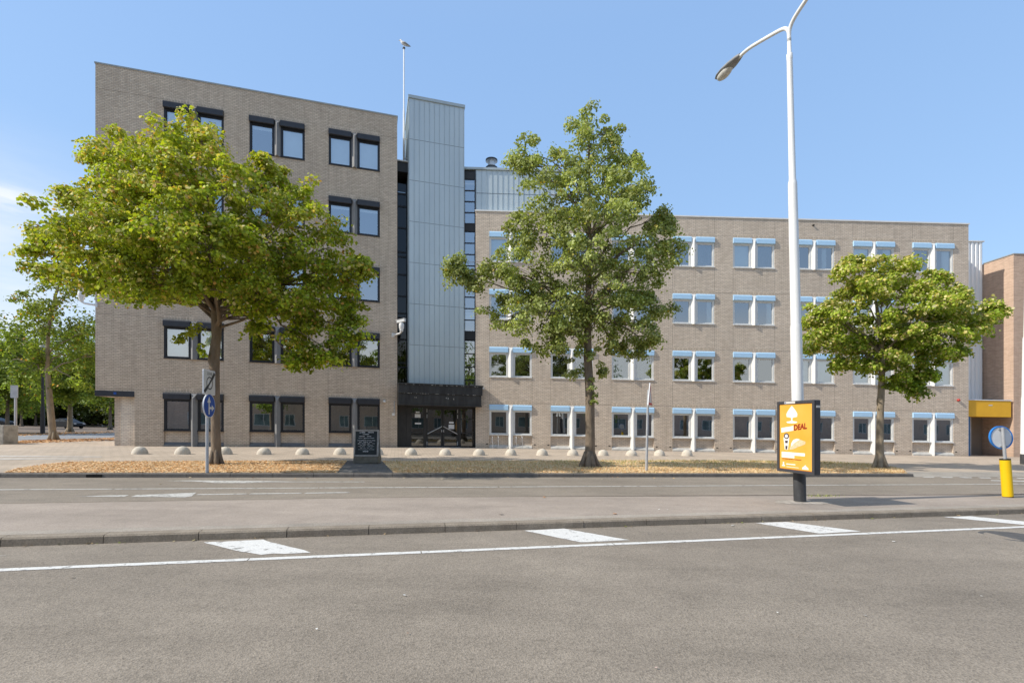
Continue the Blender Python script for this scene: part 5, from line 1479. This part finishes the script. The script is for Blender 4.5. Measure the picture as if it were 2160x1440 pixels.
def make_tree(label, base, lobes, trunk, bark, dens, per, lsize, spread, pal, seed, up_bias=.7, droop=.25, hi=((.2, .22, .03), .4), flecks=0, fleck_pal=None, group=None, name='lime_tree', twig=.45, cat='tree', tufts=()):
    rng = np.random.default_rng(seed)
    base = Vector(base)
    root = empty(name, base, label, cat, group)
    V, T, C = tree_leaves(rng, lobes, dens, per, lsize, spread, pal, up_bias, droop, hi, flecks, fleck_pal, 3 if cat == 'tree' and dens > 15 else 0)
    if tufts:
        V2, T2, _ = tree_leaves(rng, tufts, dens * 1.0, per * .6, lsize, spread * .6, pal, up_bias, droop, hi)
        V = np.concatenate([V, V2]); T = np.concatenate([T, T2])
    raw_faces('crown', V + np.array(base), 6, T, 'leaf', root, base)
    mb = MB()
    # trunk: list of (x, y, z, r)
    tp = [Vector(t[:3]) + base for t in trunk]
    # root flare with buttresses
    mb.tube(tp, [t[3] for t in trunk], 14)
    for k in range(6):
        a_ = 2 * math.pi * k / 6 + rng.uniform(-.3, .3); r0 = trunk[0][3]
        mb.tube([base + Vector((math.cos(a_) * r0 * 1.35, math.sin(a_) * r0 * 1.35, -.05)), base + Vector((math.cos(a_) * r0 * .9, math.sin(a_) * r0 * .9, .12)), base + Vector((math.cos(a_) * r0 * .45, math.sin(a_) * r0 * .45, .5))], [r0 * .34, r0 * .38, r0 * .26], 8)
    tz = [t[2] for t in trunk]
    def on_trunk(z):
        z = max(tz[0], min(tz[-1], z))
        for i in range(len(trunk) - 1):
            if trunk[i][2] <= z <= trunk[i + 1][2]:
                t = (z - trunk[i][2]) / max(1e-6, trunk[i + 1][2] - trunk[i][2]); return tp[i].lerp(tp[i + 1], t), trunk[i][3] + (trunk[i + 1][3] - trunk[i][3]) * t
        return tp[-1], trunk[-1][3]
    zc = min(t[2] for t in trunk if True)
    crown_base = next((t[2] for t in trunk if len(t) > 4), tz[-1] * .38)
    for (x, y, z, rx, ry, rz) in lobes:
        d = math.hypot(x, y); z_att = max(trunk[1][2], min(z - .62 * d - .3, tz[-1])); z_att = max(z_att, crown_base + rng.uniform(-.15, .9))
        p, r = on_trunk(z_att)
        q_ = base + Vector((x, y, z))
        pth = bend(mb, p, q_, min(r * .5, .030 + .016 * (rx + rz)), .014, rng, 6, .10)
        sub = [c_ for c_, l in C if l == (x, y, z)]
        for c_ in sub:
            if rng.random() < twig:
                s_ = pth[int(rng.integers(2, len(pth)))]
                bend(mb, s_, base + Vector(c_), .014, .004, rng, 3, .03, .08, 5)
    mb.build('trunk', bark, root, smooth=True, fix=False)
    return root

def lobes_from_px(base_px, ppm, items, seed, ydepth=1.0, grow=1.0):
    r = random.Random(seed); out = []
    for cx, cy, rx, rz, *rest in items:
        x = (cx - base_px[0]) / ppm; z = (base_px[1] - cy) / ppm
        yy = rest[0] if rest else r.uniform(-.5, .5) * ydepth
        out.append((x, yy, z, rx / ppm * grow, (rx * .5 + rz * .6) / ppm * grow, rz / ppm * grow))
    return out

# left lime tree
b1 = gpos(455, 979)
L1 = [(285, 345, 85, 70, .3), (395, 300, 65, 50, .2), (340, 400, 120, 90, -.6), (450, 390, 110, 95, -1.2), (215, 430, 70, 70, .4), (175, 490, 75, 60, -.3), (120, 515, 42, 26, .2), (240, 530, 110, 80, .9), (320, 520, 100, 70, -1.6),
      (290, 600, 80, 34, .2), (210, 590, 70, 34, -.4), (160, 545, 60, 40, .3), (580, 400, 70, 66, .2), (560, 350, 38, 32, .2), (640, 440, 70, 62, -.6), (690, 510, 58, 62, .3), (620, 530, 90, 80, -1.4), (520, 490, 110, 90, -1.9), (450, 500, 120, 90, 1.6), (560, 560, 110, 60, 1.2),
      (700, 590, 62, 50, .1), (735, 570, 32, 28, -.4), (740, 640, 26, 40, .2), (680, 660, 56, 50, -.5), (690, 730, 30, 38, -.3), (620, 640, 60, 40, -.9), (655, 690, 44, 44, .4), (430, 590, 110, 44, -1.3), (455, 610, 90, 50, -2.1), (380, 560, 90, 56, -2.3), (545, 575, 84, 60, -2.3), (470, 540, 90, 70, -2.6), (390, 632, 62, 28, -1.7), (525, 640, 70, 34, -1.8), (330, 625, 60, 24, -1.0), (60, 515, 14, 12, .1), (80, 490, 22, 18, .2), (125, 400, 20, 22, .3), (190, 315, 26, 20, .3), (415, 272, 20, 18, .1), (770, 560, 18, 16, 0), (360, 580, 80, 50, 1.2), (500, 610, 70, 40, -.2), (640, 755, 22, 20, -.2), (740, 690, 24, 34, .0), (590, 610, 70, 50, .8), (560, 660, 40, 36, -.4),
      (205, 300, 22, 26, .4), (100, 560, 24, 16, 0)]
L1 = lobes_from_px((455, 979), 70.9, L1, 1, 1.0, .93)
pal1 = [(0.217, 0.312, 0.022), (0.299, 0.405, 0.027), (0.383, 0.468, 0.032), (0.184, 0.25, 0.022), (0.465, 0.516, 0.041), (0.266, 0.312, 0.027)]
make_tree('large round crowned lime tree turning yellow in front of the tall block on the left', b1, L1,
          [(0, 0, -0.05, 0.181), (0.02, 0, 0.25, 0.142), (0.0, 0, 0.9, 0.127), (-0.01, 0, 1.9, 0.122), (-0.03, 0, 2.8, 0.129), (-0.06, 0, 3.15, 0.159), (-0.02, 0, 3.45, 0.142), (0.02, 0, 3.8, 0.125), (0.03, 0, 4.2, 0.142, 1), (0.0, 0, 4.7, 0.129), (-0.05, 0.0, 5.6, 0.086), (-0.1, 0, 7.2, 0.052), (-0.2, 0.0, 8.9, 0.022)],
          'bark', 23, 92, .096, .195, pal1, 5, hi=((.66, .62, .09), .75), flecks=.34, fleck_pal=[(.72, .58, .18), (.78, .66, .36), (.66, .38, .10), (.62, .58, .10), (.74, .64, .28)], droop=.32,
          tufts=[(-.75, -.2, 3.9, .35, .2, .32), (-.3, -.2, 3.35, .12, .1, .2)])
# middle tree
b2 = gpos(1243, 984)
L2 = [(1235, 250, 30, 30, 0), (1290, 260, 30, 26, .1), (1250, 300, 44, 44, 0), (1312, 310, 26, 40, 0), (1122, 312, 40, 28, .2), (1092, 324, 20, 13, .2), (1150, 350, 62, 40, -.2), (1225, 370, 64, 54, .3), (1310, 370, 44, 50, -.2), (1345, 420, 44, 40, .2), (1280, 440, 80, 60, -.9), (1190, 430, 80, 56, -.8),
      (1120, 470, 48, 44, .1), (1150, 500, 60, 44, -.6), (1385, 450, 34, 18, .2), (1420, 462, 26, 9, .2), (1370, 500, 40, 26, -.2), (1415, 515, 24, 16, -.1), (1230, 520, 110, 66, -1.2), (1300, 520, 66, 56, .9), (1360, 560, 48, 40, -.3), (1050, 580, 44, 26, 0), (1000, 565, 38, 16, 0), (955, 550, 20, 10, 0), (980, 580, 22, 18, .1),
      (1110, 570, 60, 40, -.5), (1180, 590, 90, 56, 1.1), (1240, 620, 110, 60, -1.3), (1330, 630, 60, 44, .2), (1390, 640, 28, 12, .2), (1100, 630, 54, 40, .4), (1050, 660, 30, 34, .1), (1150, 670, 72, 50, -.5), (1260, 680, 90, 44, .5), (1330, 700, 50, 36, -.3), (1360, 712, 22, 14, 0), (1140, 720, 34, 36, -.2), (1200, 720, 48, 34, -.7), (1310, 735, 40, 30, .2), (1360, 600, 40, 36, .5)]
L2 = lobes_from_px((1243, 984), 64.2, L2, 2, 1.0, 1.0)
pal2 = [(0.251, 0.306, 0.079), (0.309, 0.365, 0.103), (0.199, 0.246, 0.06), (0.398, 0.44, 0.145), (0.485, 0.522, 0.206)]
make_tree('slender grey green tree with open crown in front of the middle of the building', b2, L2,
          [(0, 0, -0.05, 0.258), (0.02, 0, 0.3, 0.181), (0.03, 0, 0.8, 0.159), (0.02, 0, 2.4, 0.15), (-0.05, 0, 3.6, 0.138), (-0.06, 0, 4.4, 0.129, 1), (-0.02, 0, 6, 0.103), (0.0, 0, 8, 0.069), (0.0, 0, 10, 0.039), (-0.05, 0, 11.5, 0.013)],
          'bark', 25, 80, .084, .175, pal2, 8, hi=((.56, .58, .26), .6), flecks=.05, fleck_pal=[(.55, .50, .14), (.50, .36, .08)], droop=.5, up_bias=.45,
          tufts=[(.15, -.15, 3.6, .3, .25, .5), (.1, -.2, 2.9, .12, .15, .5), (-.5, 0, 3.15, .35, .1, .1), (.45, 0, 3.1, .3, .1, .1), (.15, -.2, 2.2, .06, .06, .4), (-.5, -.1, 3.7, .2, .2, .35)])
# right lime tree
b3 = gpos(1856, 987)
L3 = [(1815, 548, 34, 20, 0), (1900, 560, 26, 16, .1), (1800, 575, 40, 28, .2), (1855, 590, 50, 26, -.2), (1785, 625, 26, 34, 0), (1850, 630, 76, 36, -.6), (1940, 605, 36, 22, .1), (1975, 585, 16, 12, 0), (1950, 645, 66, 38, -.5), (2000, 620, 28, 18, .1), (2020, 655, 50, 30, .2), (2075, 660, 28, 14, 0), (2100, 650, 16, 12, 0), (1735, 655, 28, 26, 0), (1720, 690, 30, 34, .1), (1765, 680, 52, 42, -.4),
      (1840, 690, 86, 44, .8), (1900, 690, 90, 46, -1.0), (1990, 695, 70, 36, -.3), (2050, 700, 36, 24, .1), (1735, 725, 30, 18, -.1), (1800, 725, 60, 28, .3), (1880, 740, 80, 36, -.3), (1960, 735, 62, 30, .3), (2010, 745, 28, 16, 0), (1780, 765, 22, 11, 0), (1830, 775, 30, 18, .2), (1900, 780, 40, 24, -.2), (1945, 785, 24, 22, .1), (1920, 818, 14, 16, 0)]
L3 = lobes_from_px((1856, 987), 57.8, L3, 3, 1.0, .95)
pal3 = [(0.221, 0.327, 0.034), (0.307, 0.422, 0.044), (0.393, 0.489, 0.055), (0.18, 0.258, 0.03)]
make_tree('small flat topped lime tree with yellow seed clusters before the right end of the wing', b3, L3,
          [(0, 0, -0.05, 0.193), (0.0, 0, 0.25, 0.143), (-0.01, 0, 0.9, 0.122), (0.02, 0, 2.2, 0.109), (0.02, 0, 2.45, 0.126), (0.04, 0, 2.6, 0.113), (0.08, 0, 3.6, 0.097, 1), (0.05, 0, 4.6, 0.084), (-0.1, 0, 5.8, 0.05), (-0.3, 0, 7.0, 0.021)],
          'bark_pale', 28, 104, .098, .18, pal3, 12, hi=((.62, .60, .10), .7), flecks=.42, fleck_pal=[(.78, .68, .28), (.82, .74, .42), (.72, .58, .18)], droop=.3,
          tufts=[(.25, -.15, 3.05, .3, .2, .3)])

# park trees at the left
palp = [(0.182, 0.262, 0.033), (0.239, 0.322, 0.046), (0.14, 0.2, 0.028), (0.309, 0.37, 0.057)]
def round_lobes(H, r, z0, n, seed, flat=.75):
    rr_ = random.Random(seed); out = [(0, 0, (H + z0) / 2, r * .7, r * .7, (H - z0) * .42)]
    for k in range(n):
        a_ = rr_.uniform(0, 6.28); z = rr_.uniform(z0, H - .6); f = math.sin(max(.1, min(1, (z - z0) / (H - z0))) * math.pi * .85 + .2)
        d = r * .72 * max(.25, f); out.append((math.cos(a_) * d, math.sin(a_) * d, z, r * .38, r * .38, r * .30))
    return out
b4 = gpos(113, 928)
L4 = [(190, 590, 26, 16), (160, 600, 40, 26), (110, 600, 26, 22), (90, 640, 40, 26), (150, 650, 46, 34), (60, 655, 26, 16), (110, 690, 52, 30), (170, 700, 40, 34), (60, 720, 46, 26), (120, 745, 60, 30), (40, 760, 50, 26), (180, 750, 40, 34), (90, 780, 60, 30), (160, 800, 44, 30), (30, 800, 34, 20)]
L4 = lobes_from_px((113, 928), 1040 / b4.y, L4, 6, 1.5)
make_tree('thin open crowned young tree leaning at the corner of the side street', b4, L4, [(0, 0, -.05, .20), (-.05, 0, .4, .17), (-.2, 0, 2, .15), (-.35, 0, 4, .11), (-.3, 0, 6, .08), (.1, 0, 8, .07), (.7, 0, 9.6, .03)],
          'bark_pale', 11, 60, .13, .30, palp, 31, hi=((.30, .30, .05), .5), flecks=.05, fleck_pal=[(.6, .33, .06)], droop=.2, twig=.6, group=None)
pk = [(147, 911, 10.5, 4.2, 3.0, 'yellowish barked park tree right of the thin young tree'), (15, 903, 9.0, 4.8, 2.6, 'dense dark green park tree at the left edge behind the concrete block'), (-60, 912, 10.0, 5.0, 3.0, 'broad park tree cut by the left edge of the picture'),
      (75, 898, 11, 5.5, 3.0, 'park tree with forked trunk behind the parked dark car'), (195, 898, 12, 5.5, 2.6, 'park tree close to the corner of the tall block, far back'), (232, 906, 9, 4.0, 3.0, 'slim park tree half hidden by the corner of the tall block'), (45, 899, 10.5, 5, 3.2, 'thin trunked park tree between forked tree and dense dark tree'),
      (120, 896.5, 12.5, 6, 3.0, 'farthest park tree straight behind the dark car roof')]
for i, (px, py, H, r, z0, lab) in enumerate(pk):
    b = gpos(px, py)
    make_tree(lab, b, round_lobes(H, r, z0, 11, 40 + i), [(0, 0, -.05, .26), (.02, 0, .5, .21), (.05, 0, 2, .18), (.1, 0, z0 + 1, .15), (.0, 0, H * .6, .12), (.1, 0, H * .9, .04)],
              'bark' if i else 'bark_pale', 7, 60, .22, .5, palp, 50 + i, hi=((.26, .27, .03), .4), flecks=.02, fleck_pal=[(.6, .3, .05)], group='park trees beyond the side street', twig=.25, name='park_tree')
# hedge and far wood
rngh = np.random.default_rng(77)
lob = []
for k in range(24):
    p = survey(-130 + k * 17, 896.5); lob.append((p[0] - 0, p[1] + 4, zg(p[0], p[1]) + .9, 1.6, 1.0, 1.1))
V, T, _ = tree_leaves(rngh, lob, 26, 40, .22, .4, [(.03, .045, .01), (.045, .06, .014), (.06, .08, .018)], .4, .1, ((.1, .12, .03), .3))
o = raw_faces('hedge', V, 6, T, 'leaf'); tag(o, 'long dark hedge behind the parked cars in the park', 'hedge')
lob = []
rf = random.Random(13)
for k in range(60):
    x = rf.uniform(-190, -62); y = rf.uniform(96, 125); z = rf.uniform(2, 9); lob.append((x, y, zg(x, y) + z, rf.uniform(3, 6), rf.uniform(3, 5), rf.uniform(2.5, 4.5)))
V, T, _ = tree_leaves(rngh, lob, 7, 40, .55, 1.1, [(.05, .075, .015), (.075, .10, .02), (.11, .13, .03)], .5, .1, ((.2, .22, .04), .4))
o = raw_faces('distant_wood', V, 6, T, 'leaf'); o['kind'] = 'stuff'; tag(o, 'distant green wood closing the park behind the trees', 'wood')

# ------------------------------------------------------------------ parked cars in the park
def car(label, px, py, deg, L=4.3, flip=1):
    b = gpos(px, py); r = empty('parked_car', b, label, 'car', 'cars parked under the park trees')
    c_, s_ = math.cos(R(deg)), math.sin(R(deg))
    Fc = lambda u, v, h: b + Vector((u * c_ - v * s_, u * s_ + v * c_, h))
    side = [(-2.15, .35), (-2.15, .75), (-2.0, .92), (-1.75, .98), (-1.1, 1.38), (-.6, 1.45), (.1, 1.43), (.55, 1.30), (1.1, .98), (1.75, .88), (2.1, .72), (2.15, .40), (1.75, .28), (-1.75, .28)]
    mb = MB(); n = len(side); mb.v = []
    for v_, k in ((-.85, 0), (-.78, 1), (.78, 1), (.85, 0)):
        for u, h in side:
            inset = .0 if h < 1.0 else (h - .95) * .32
            vv = v_ * (1 - inset); mb.v.append(tuple(Fc(u, vv, h + (.0 if k == 0 else .015))))
    for i in range(3):
        for k in range(n): mb.f.append((i * n + k, i * n + (k + 1) % n, (i + 1) * n + (k + 1) % n, (i + 1) * n + k))
    mb.f.append(tuple(range(n))); mb.f.append(tuple(range(3 * n, 4 * n))[::-1])
    mb.build('body', 'car_dark', r, smooth=40)
    for sg in (-1, 1):
        g = MB()
        for prof_ in ([(-1.45, 1.0), (-1.02, 1.33), (-.35, 1.38), (-.35, 1.0)], [(-.28, 1.0), (-.28, 1.385), (.10, 1.37), (.48, 1.24), (.92, .99)]):
            g.poly([Fc(u, sg * (.85 * (1 - (h - .95) * .32) + .012), h) for u, h in prof_])
        g.build('side_window', 'car_glass', r, fix=False)
    g = MB(); g.poly([Fc(.60, -.64, 1.29), Fc(.60, .64, 1.29), Fc(1.12, .74, 1.0), Fc(1.12, -.74, 1.0)]); g.build('windscreen', 'car_glass', r, fix=False)
    for u in (-1.35, 1.35):
        for sg in (-1, 1):
            w_ = MB(); w_.tube([Fc(u, sg * .70, .31), Fc(u, sg * .87, .31)], .31, 20); wo_ = w_.build('wheel', 'tyre', r, smooth=40)
            w_ = MB(); w_.tube([Fc(u, sg * .865, .31), Fc(u, sg * .885, .31)], .20, 14); w_.build('rim', 'steel', wo_, smooth=40)
    for sg in (-1, 1):
        w_ = MB(); w_.box(Fc, 2.02, 2.16, sg * .6 - .16, sg * .6 + .16, .62, .76); w_.build('headlight', 'headlamp', r, bevel=.03)
car('black estate car parked under the trees behind the thin young tree', 143, 903.5, -12)
car('dark car partly cut off at the left edge behind the concrete block', -12, 901, 5)

# ------------------------------------------------------------------ across the road (seen only as reflections in the windows)
FH = Frame(-45, -15.0, 0)
hs_ = empty('terraced_house', FH(45, 0, 0), 'low dark brick terraced houses across the road, mirrored in the ground floor windows', 'building')
holes = []
u = 1.5
while u < 146:
    holes += [(u, u + 2.2, .9, 2.4), (u + 3.4, u + 4.6, .9, 2.4), (u + .2, u + 1.8, 3.8, 5.1), (u + 3.2, u + 4.6, 3.8, 5.1)]; u += 6.6
mb = MB(); Fh_ = lambda u_, v, h: FH(u_, -v, h)
facade(mb, Fh_, 0, 150, 0, 6.6, holes, .15); mb.build('wall', 'brick_house', hs_, fix=False)
mb = MB(); pn = MB()
for a_, b_, c_, d_ in holes:
    ring(mb, Fh_, a_, b_, c_, d_, .09, .02, .1); mb.box(Fh_, (a_ + b_) / 2 - .04, (a_ + b_) / 2 + .04, .02, .1, c_ + .09, d_ - .09)
    pn.poly([Fh_(a_, .08, c_), Fh_(b_, .08, c_), Fh_(b_, .08, d_), Fh_(a_, .08, d_)])
w_ = mb.build('window', 'white_frame', hs_); w_['kind'] = 'stuff'; pn.build('pane', 'teal_pane', w_, fix=False)
mb = MB(); mb.poly([FH(0, .4, 6.5), FH(150, .4, 6.5), FH(150, -5, 8.0), FH(0, -5, 8.0)]); mb.poly([FH(0, -10, 6.5), FH(150, -10, 6.5), FH(150, -5, 8.0), FH(0, -5, 8.0)]); mb.build('roof', 'roof', hs_)
for i, x in enumerate((-9, -4.0, 3.5, 6.5, 13.5)):
    make_tree('street tree across the road, mirrored in the first floor windows', (x, -9.5, zg(x)), round_lobes(11 + i % 2, 3.2, 3.2, 10, 90 + i), [(0, 0, -.05, .3), (0, 0, .5, .22), (0, 0, 4, .18), (0, 0, 7, .1), (0, 0, 10, .03)], 'bark', 5, 44, .24, .5, palp, 70 + i, group='trees across the road', twig=.2, name='street_tree')

# ------------------------------------------------------------------ light, sky, camera
SUN_EL, SUN_AZ = R(40), math.atan2(-math.sin(R(15.3)), -math.cos(R(15.3)))       # direction towards the sun in the ground plane
sd = Vector((math.cos(SUN_EL) * math.cos(SUN_AZ), math.cos(SUN_EL) * math.sin(SUN_AZ), math.sin(SUN_EL)))
sun = bpy.data.lights.new('sun', 'SUN'); sun.energy = 5.0; sun.angle = R(.5); sun.color = (1.0, .935, .83)
so = bpy.data.objects.new('sun', sun); COL.objects.link(so); so.rotation_euler = sd.to_track_quat('Z', 'Y').to_euler()
so.location = (-30, -10, 30)

w = bpy.data.worlds.new('World'); scene.world = w; w.use_nodes = True
nt = w.node_tree; nt.nodes.clear()
out = nt.nodes.new('ShaderNodeOutputWorld'); bg = nt.nodes.new('ShaderNodeBackground')
sky = nt.nodes.new('ShaderNodeTexSky'); sky.sky_type = 'NISHITA'; sky.sun_disc = False
sky.sun_elevation = SUN_EL; sky.sun_rotation = math.atan2(sd.x, sd.y)
sky.air_density = 1.0; sky.dust_density = 0.6; sky.ozone_density = 1.6; sky.altitude = 0
bg.inputs['Strength'].default_value = 0.15
# thin low cloud towards the left
tc = nt.nodes.new('ShaderNodeTexCoord')
sep = nt.nodes.new('ShaderNodeSeparateXYZ'); nt.links.new(tc.outputs['Generated'], sep.inputs[0])
mp = nt.nodes.new('ShaderNodeMapping'); mp.inputs['Scale'].default_value = (2.0, 2.0, 8.5); mp.inputs['Location'].default_value = (0.3, 0.1, 0.42)
nt.links.new(tc.outputs['Generated'], mp.inputs['Vector'])
cn = noise(nt, mp.outputs[0], 1.7, 8, .6)
cl = ramp(nt, cn, [(.34, .40), (.60, 1.0)])
band = ramp(nt, sep.outputs[2], [(0.0, .95), (.22, .85), (.31, .75), (.36, .25), (.42, 0.0)])
lm = mathn(nt, 'MULTIPLY_ADD', sep.outputs[0], -5.0, -2.65, True)
fac = mathn(nt, 'MULTIPLY', mathn(nt, 'MULTIPLY', cl, band), lm)
mp2 = nt.nodes.new('ShaderNodeMapping'); mp2.inputs['Scale'].default_value = (5.0, 5.0, 26.0)
nt.links.new(tc.outputs['Generated'], mp2.inputs['Vector'])
puff = mathn(nt, 'MULTIPLY', ramp(nt, sep.outputs[2], [(.268, 0.0), (.298, 1.0), (.312, .85), (.332, 0.0)]), ramp(nt, noise(nt, mp2.outputs[0], 1.0, 6, .55), [(.36, 0.0), (.58, 1.0)]))
puff = mathn(nt, 'MULTIPLY', puff, mathn(nt, 'MULTIPLY_ADD', sep.outputs[0], -14.0, -8.5, True))
fac = mathn(nt, 'MAXIMUM', fac, puff)
skyc = mixc(nt, 1.0, sky.outputs[0], (2.1, 2.0, 1.9), 'MULTIPLY')
grad = ramp(nt, sep.outputs[2], [(0.0, (2.9, 4.3, 6.2)), (0.12, (2.5, 3.95, 6.1)), (0.35, (2.25, 3.7, 6.0)), (0.62, (2.05, 3.45, 5.9)), (0.74, (2.2, 3.5, 5.8)), (0.9, (5.4, 5.9, 6.4)), (1.0, (6.2, 6.4, 6.6))])  # topmost stops whitened out of view, added to lift the ambient light
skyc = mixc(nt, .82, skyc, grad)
# pale haze low in the sky on the side behind the viewer
hz = mathn(nt, 'MULTIPLY', mathn(nt, 'MULTIPLY_ADD', sep.outputs[1], -1.6, -.1, True), ramp(nt, sep.outputs[2], [(0.0, 1.0), (0.13, .95), (0.21, .25), (0.34, .05), (1.0, 0.0)]))
skyc = mixc(nt, hz, skyc, (6.2, 6.4, 6.4))
col = mixc(nt, fac, skyc, (6.4, 6.7, 7.0))
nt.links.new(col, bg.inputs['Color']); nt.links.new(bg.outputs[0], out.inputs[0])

cam = bpy.data.cameras.new('camera'); cam.sensor_width = 36.0; cam.lens = 36.0 * FPX / 2160.0
cam.shift_y = (892 - 720) / 2160.0; cam.clip_end = 2000; cam.clip_start = .05
co = bpy.data.objects.new('camera', cam); COL.objects.link(co); co.location = (0, 0, CAM_H); co.rotation_euler = (R(90), 0, 0)
scene.camera = co
scene.view_settings.view_transform = 'Standard'; scene.view_settings.look = 'None'; scene.view_settings.exposure = 0; scene.view_settings.gamma = 1
scene.render.engine = 'CYCLES'; scene.cycles.max_bounces = 8; scene.cycles.transparent_max_bounces = 12
scene.cycles.use_denoising = True
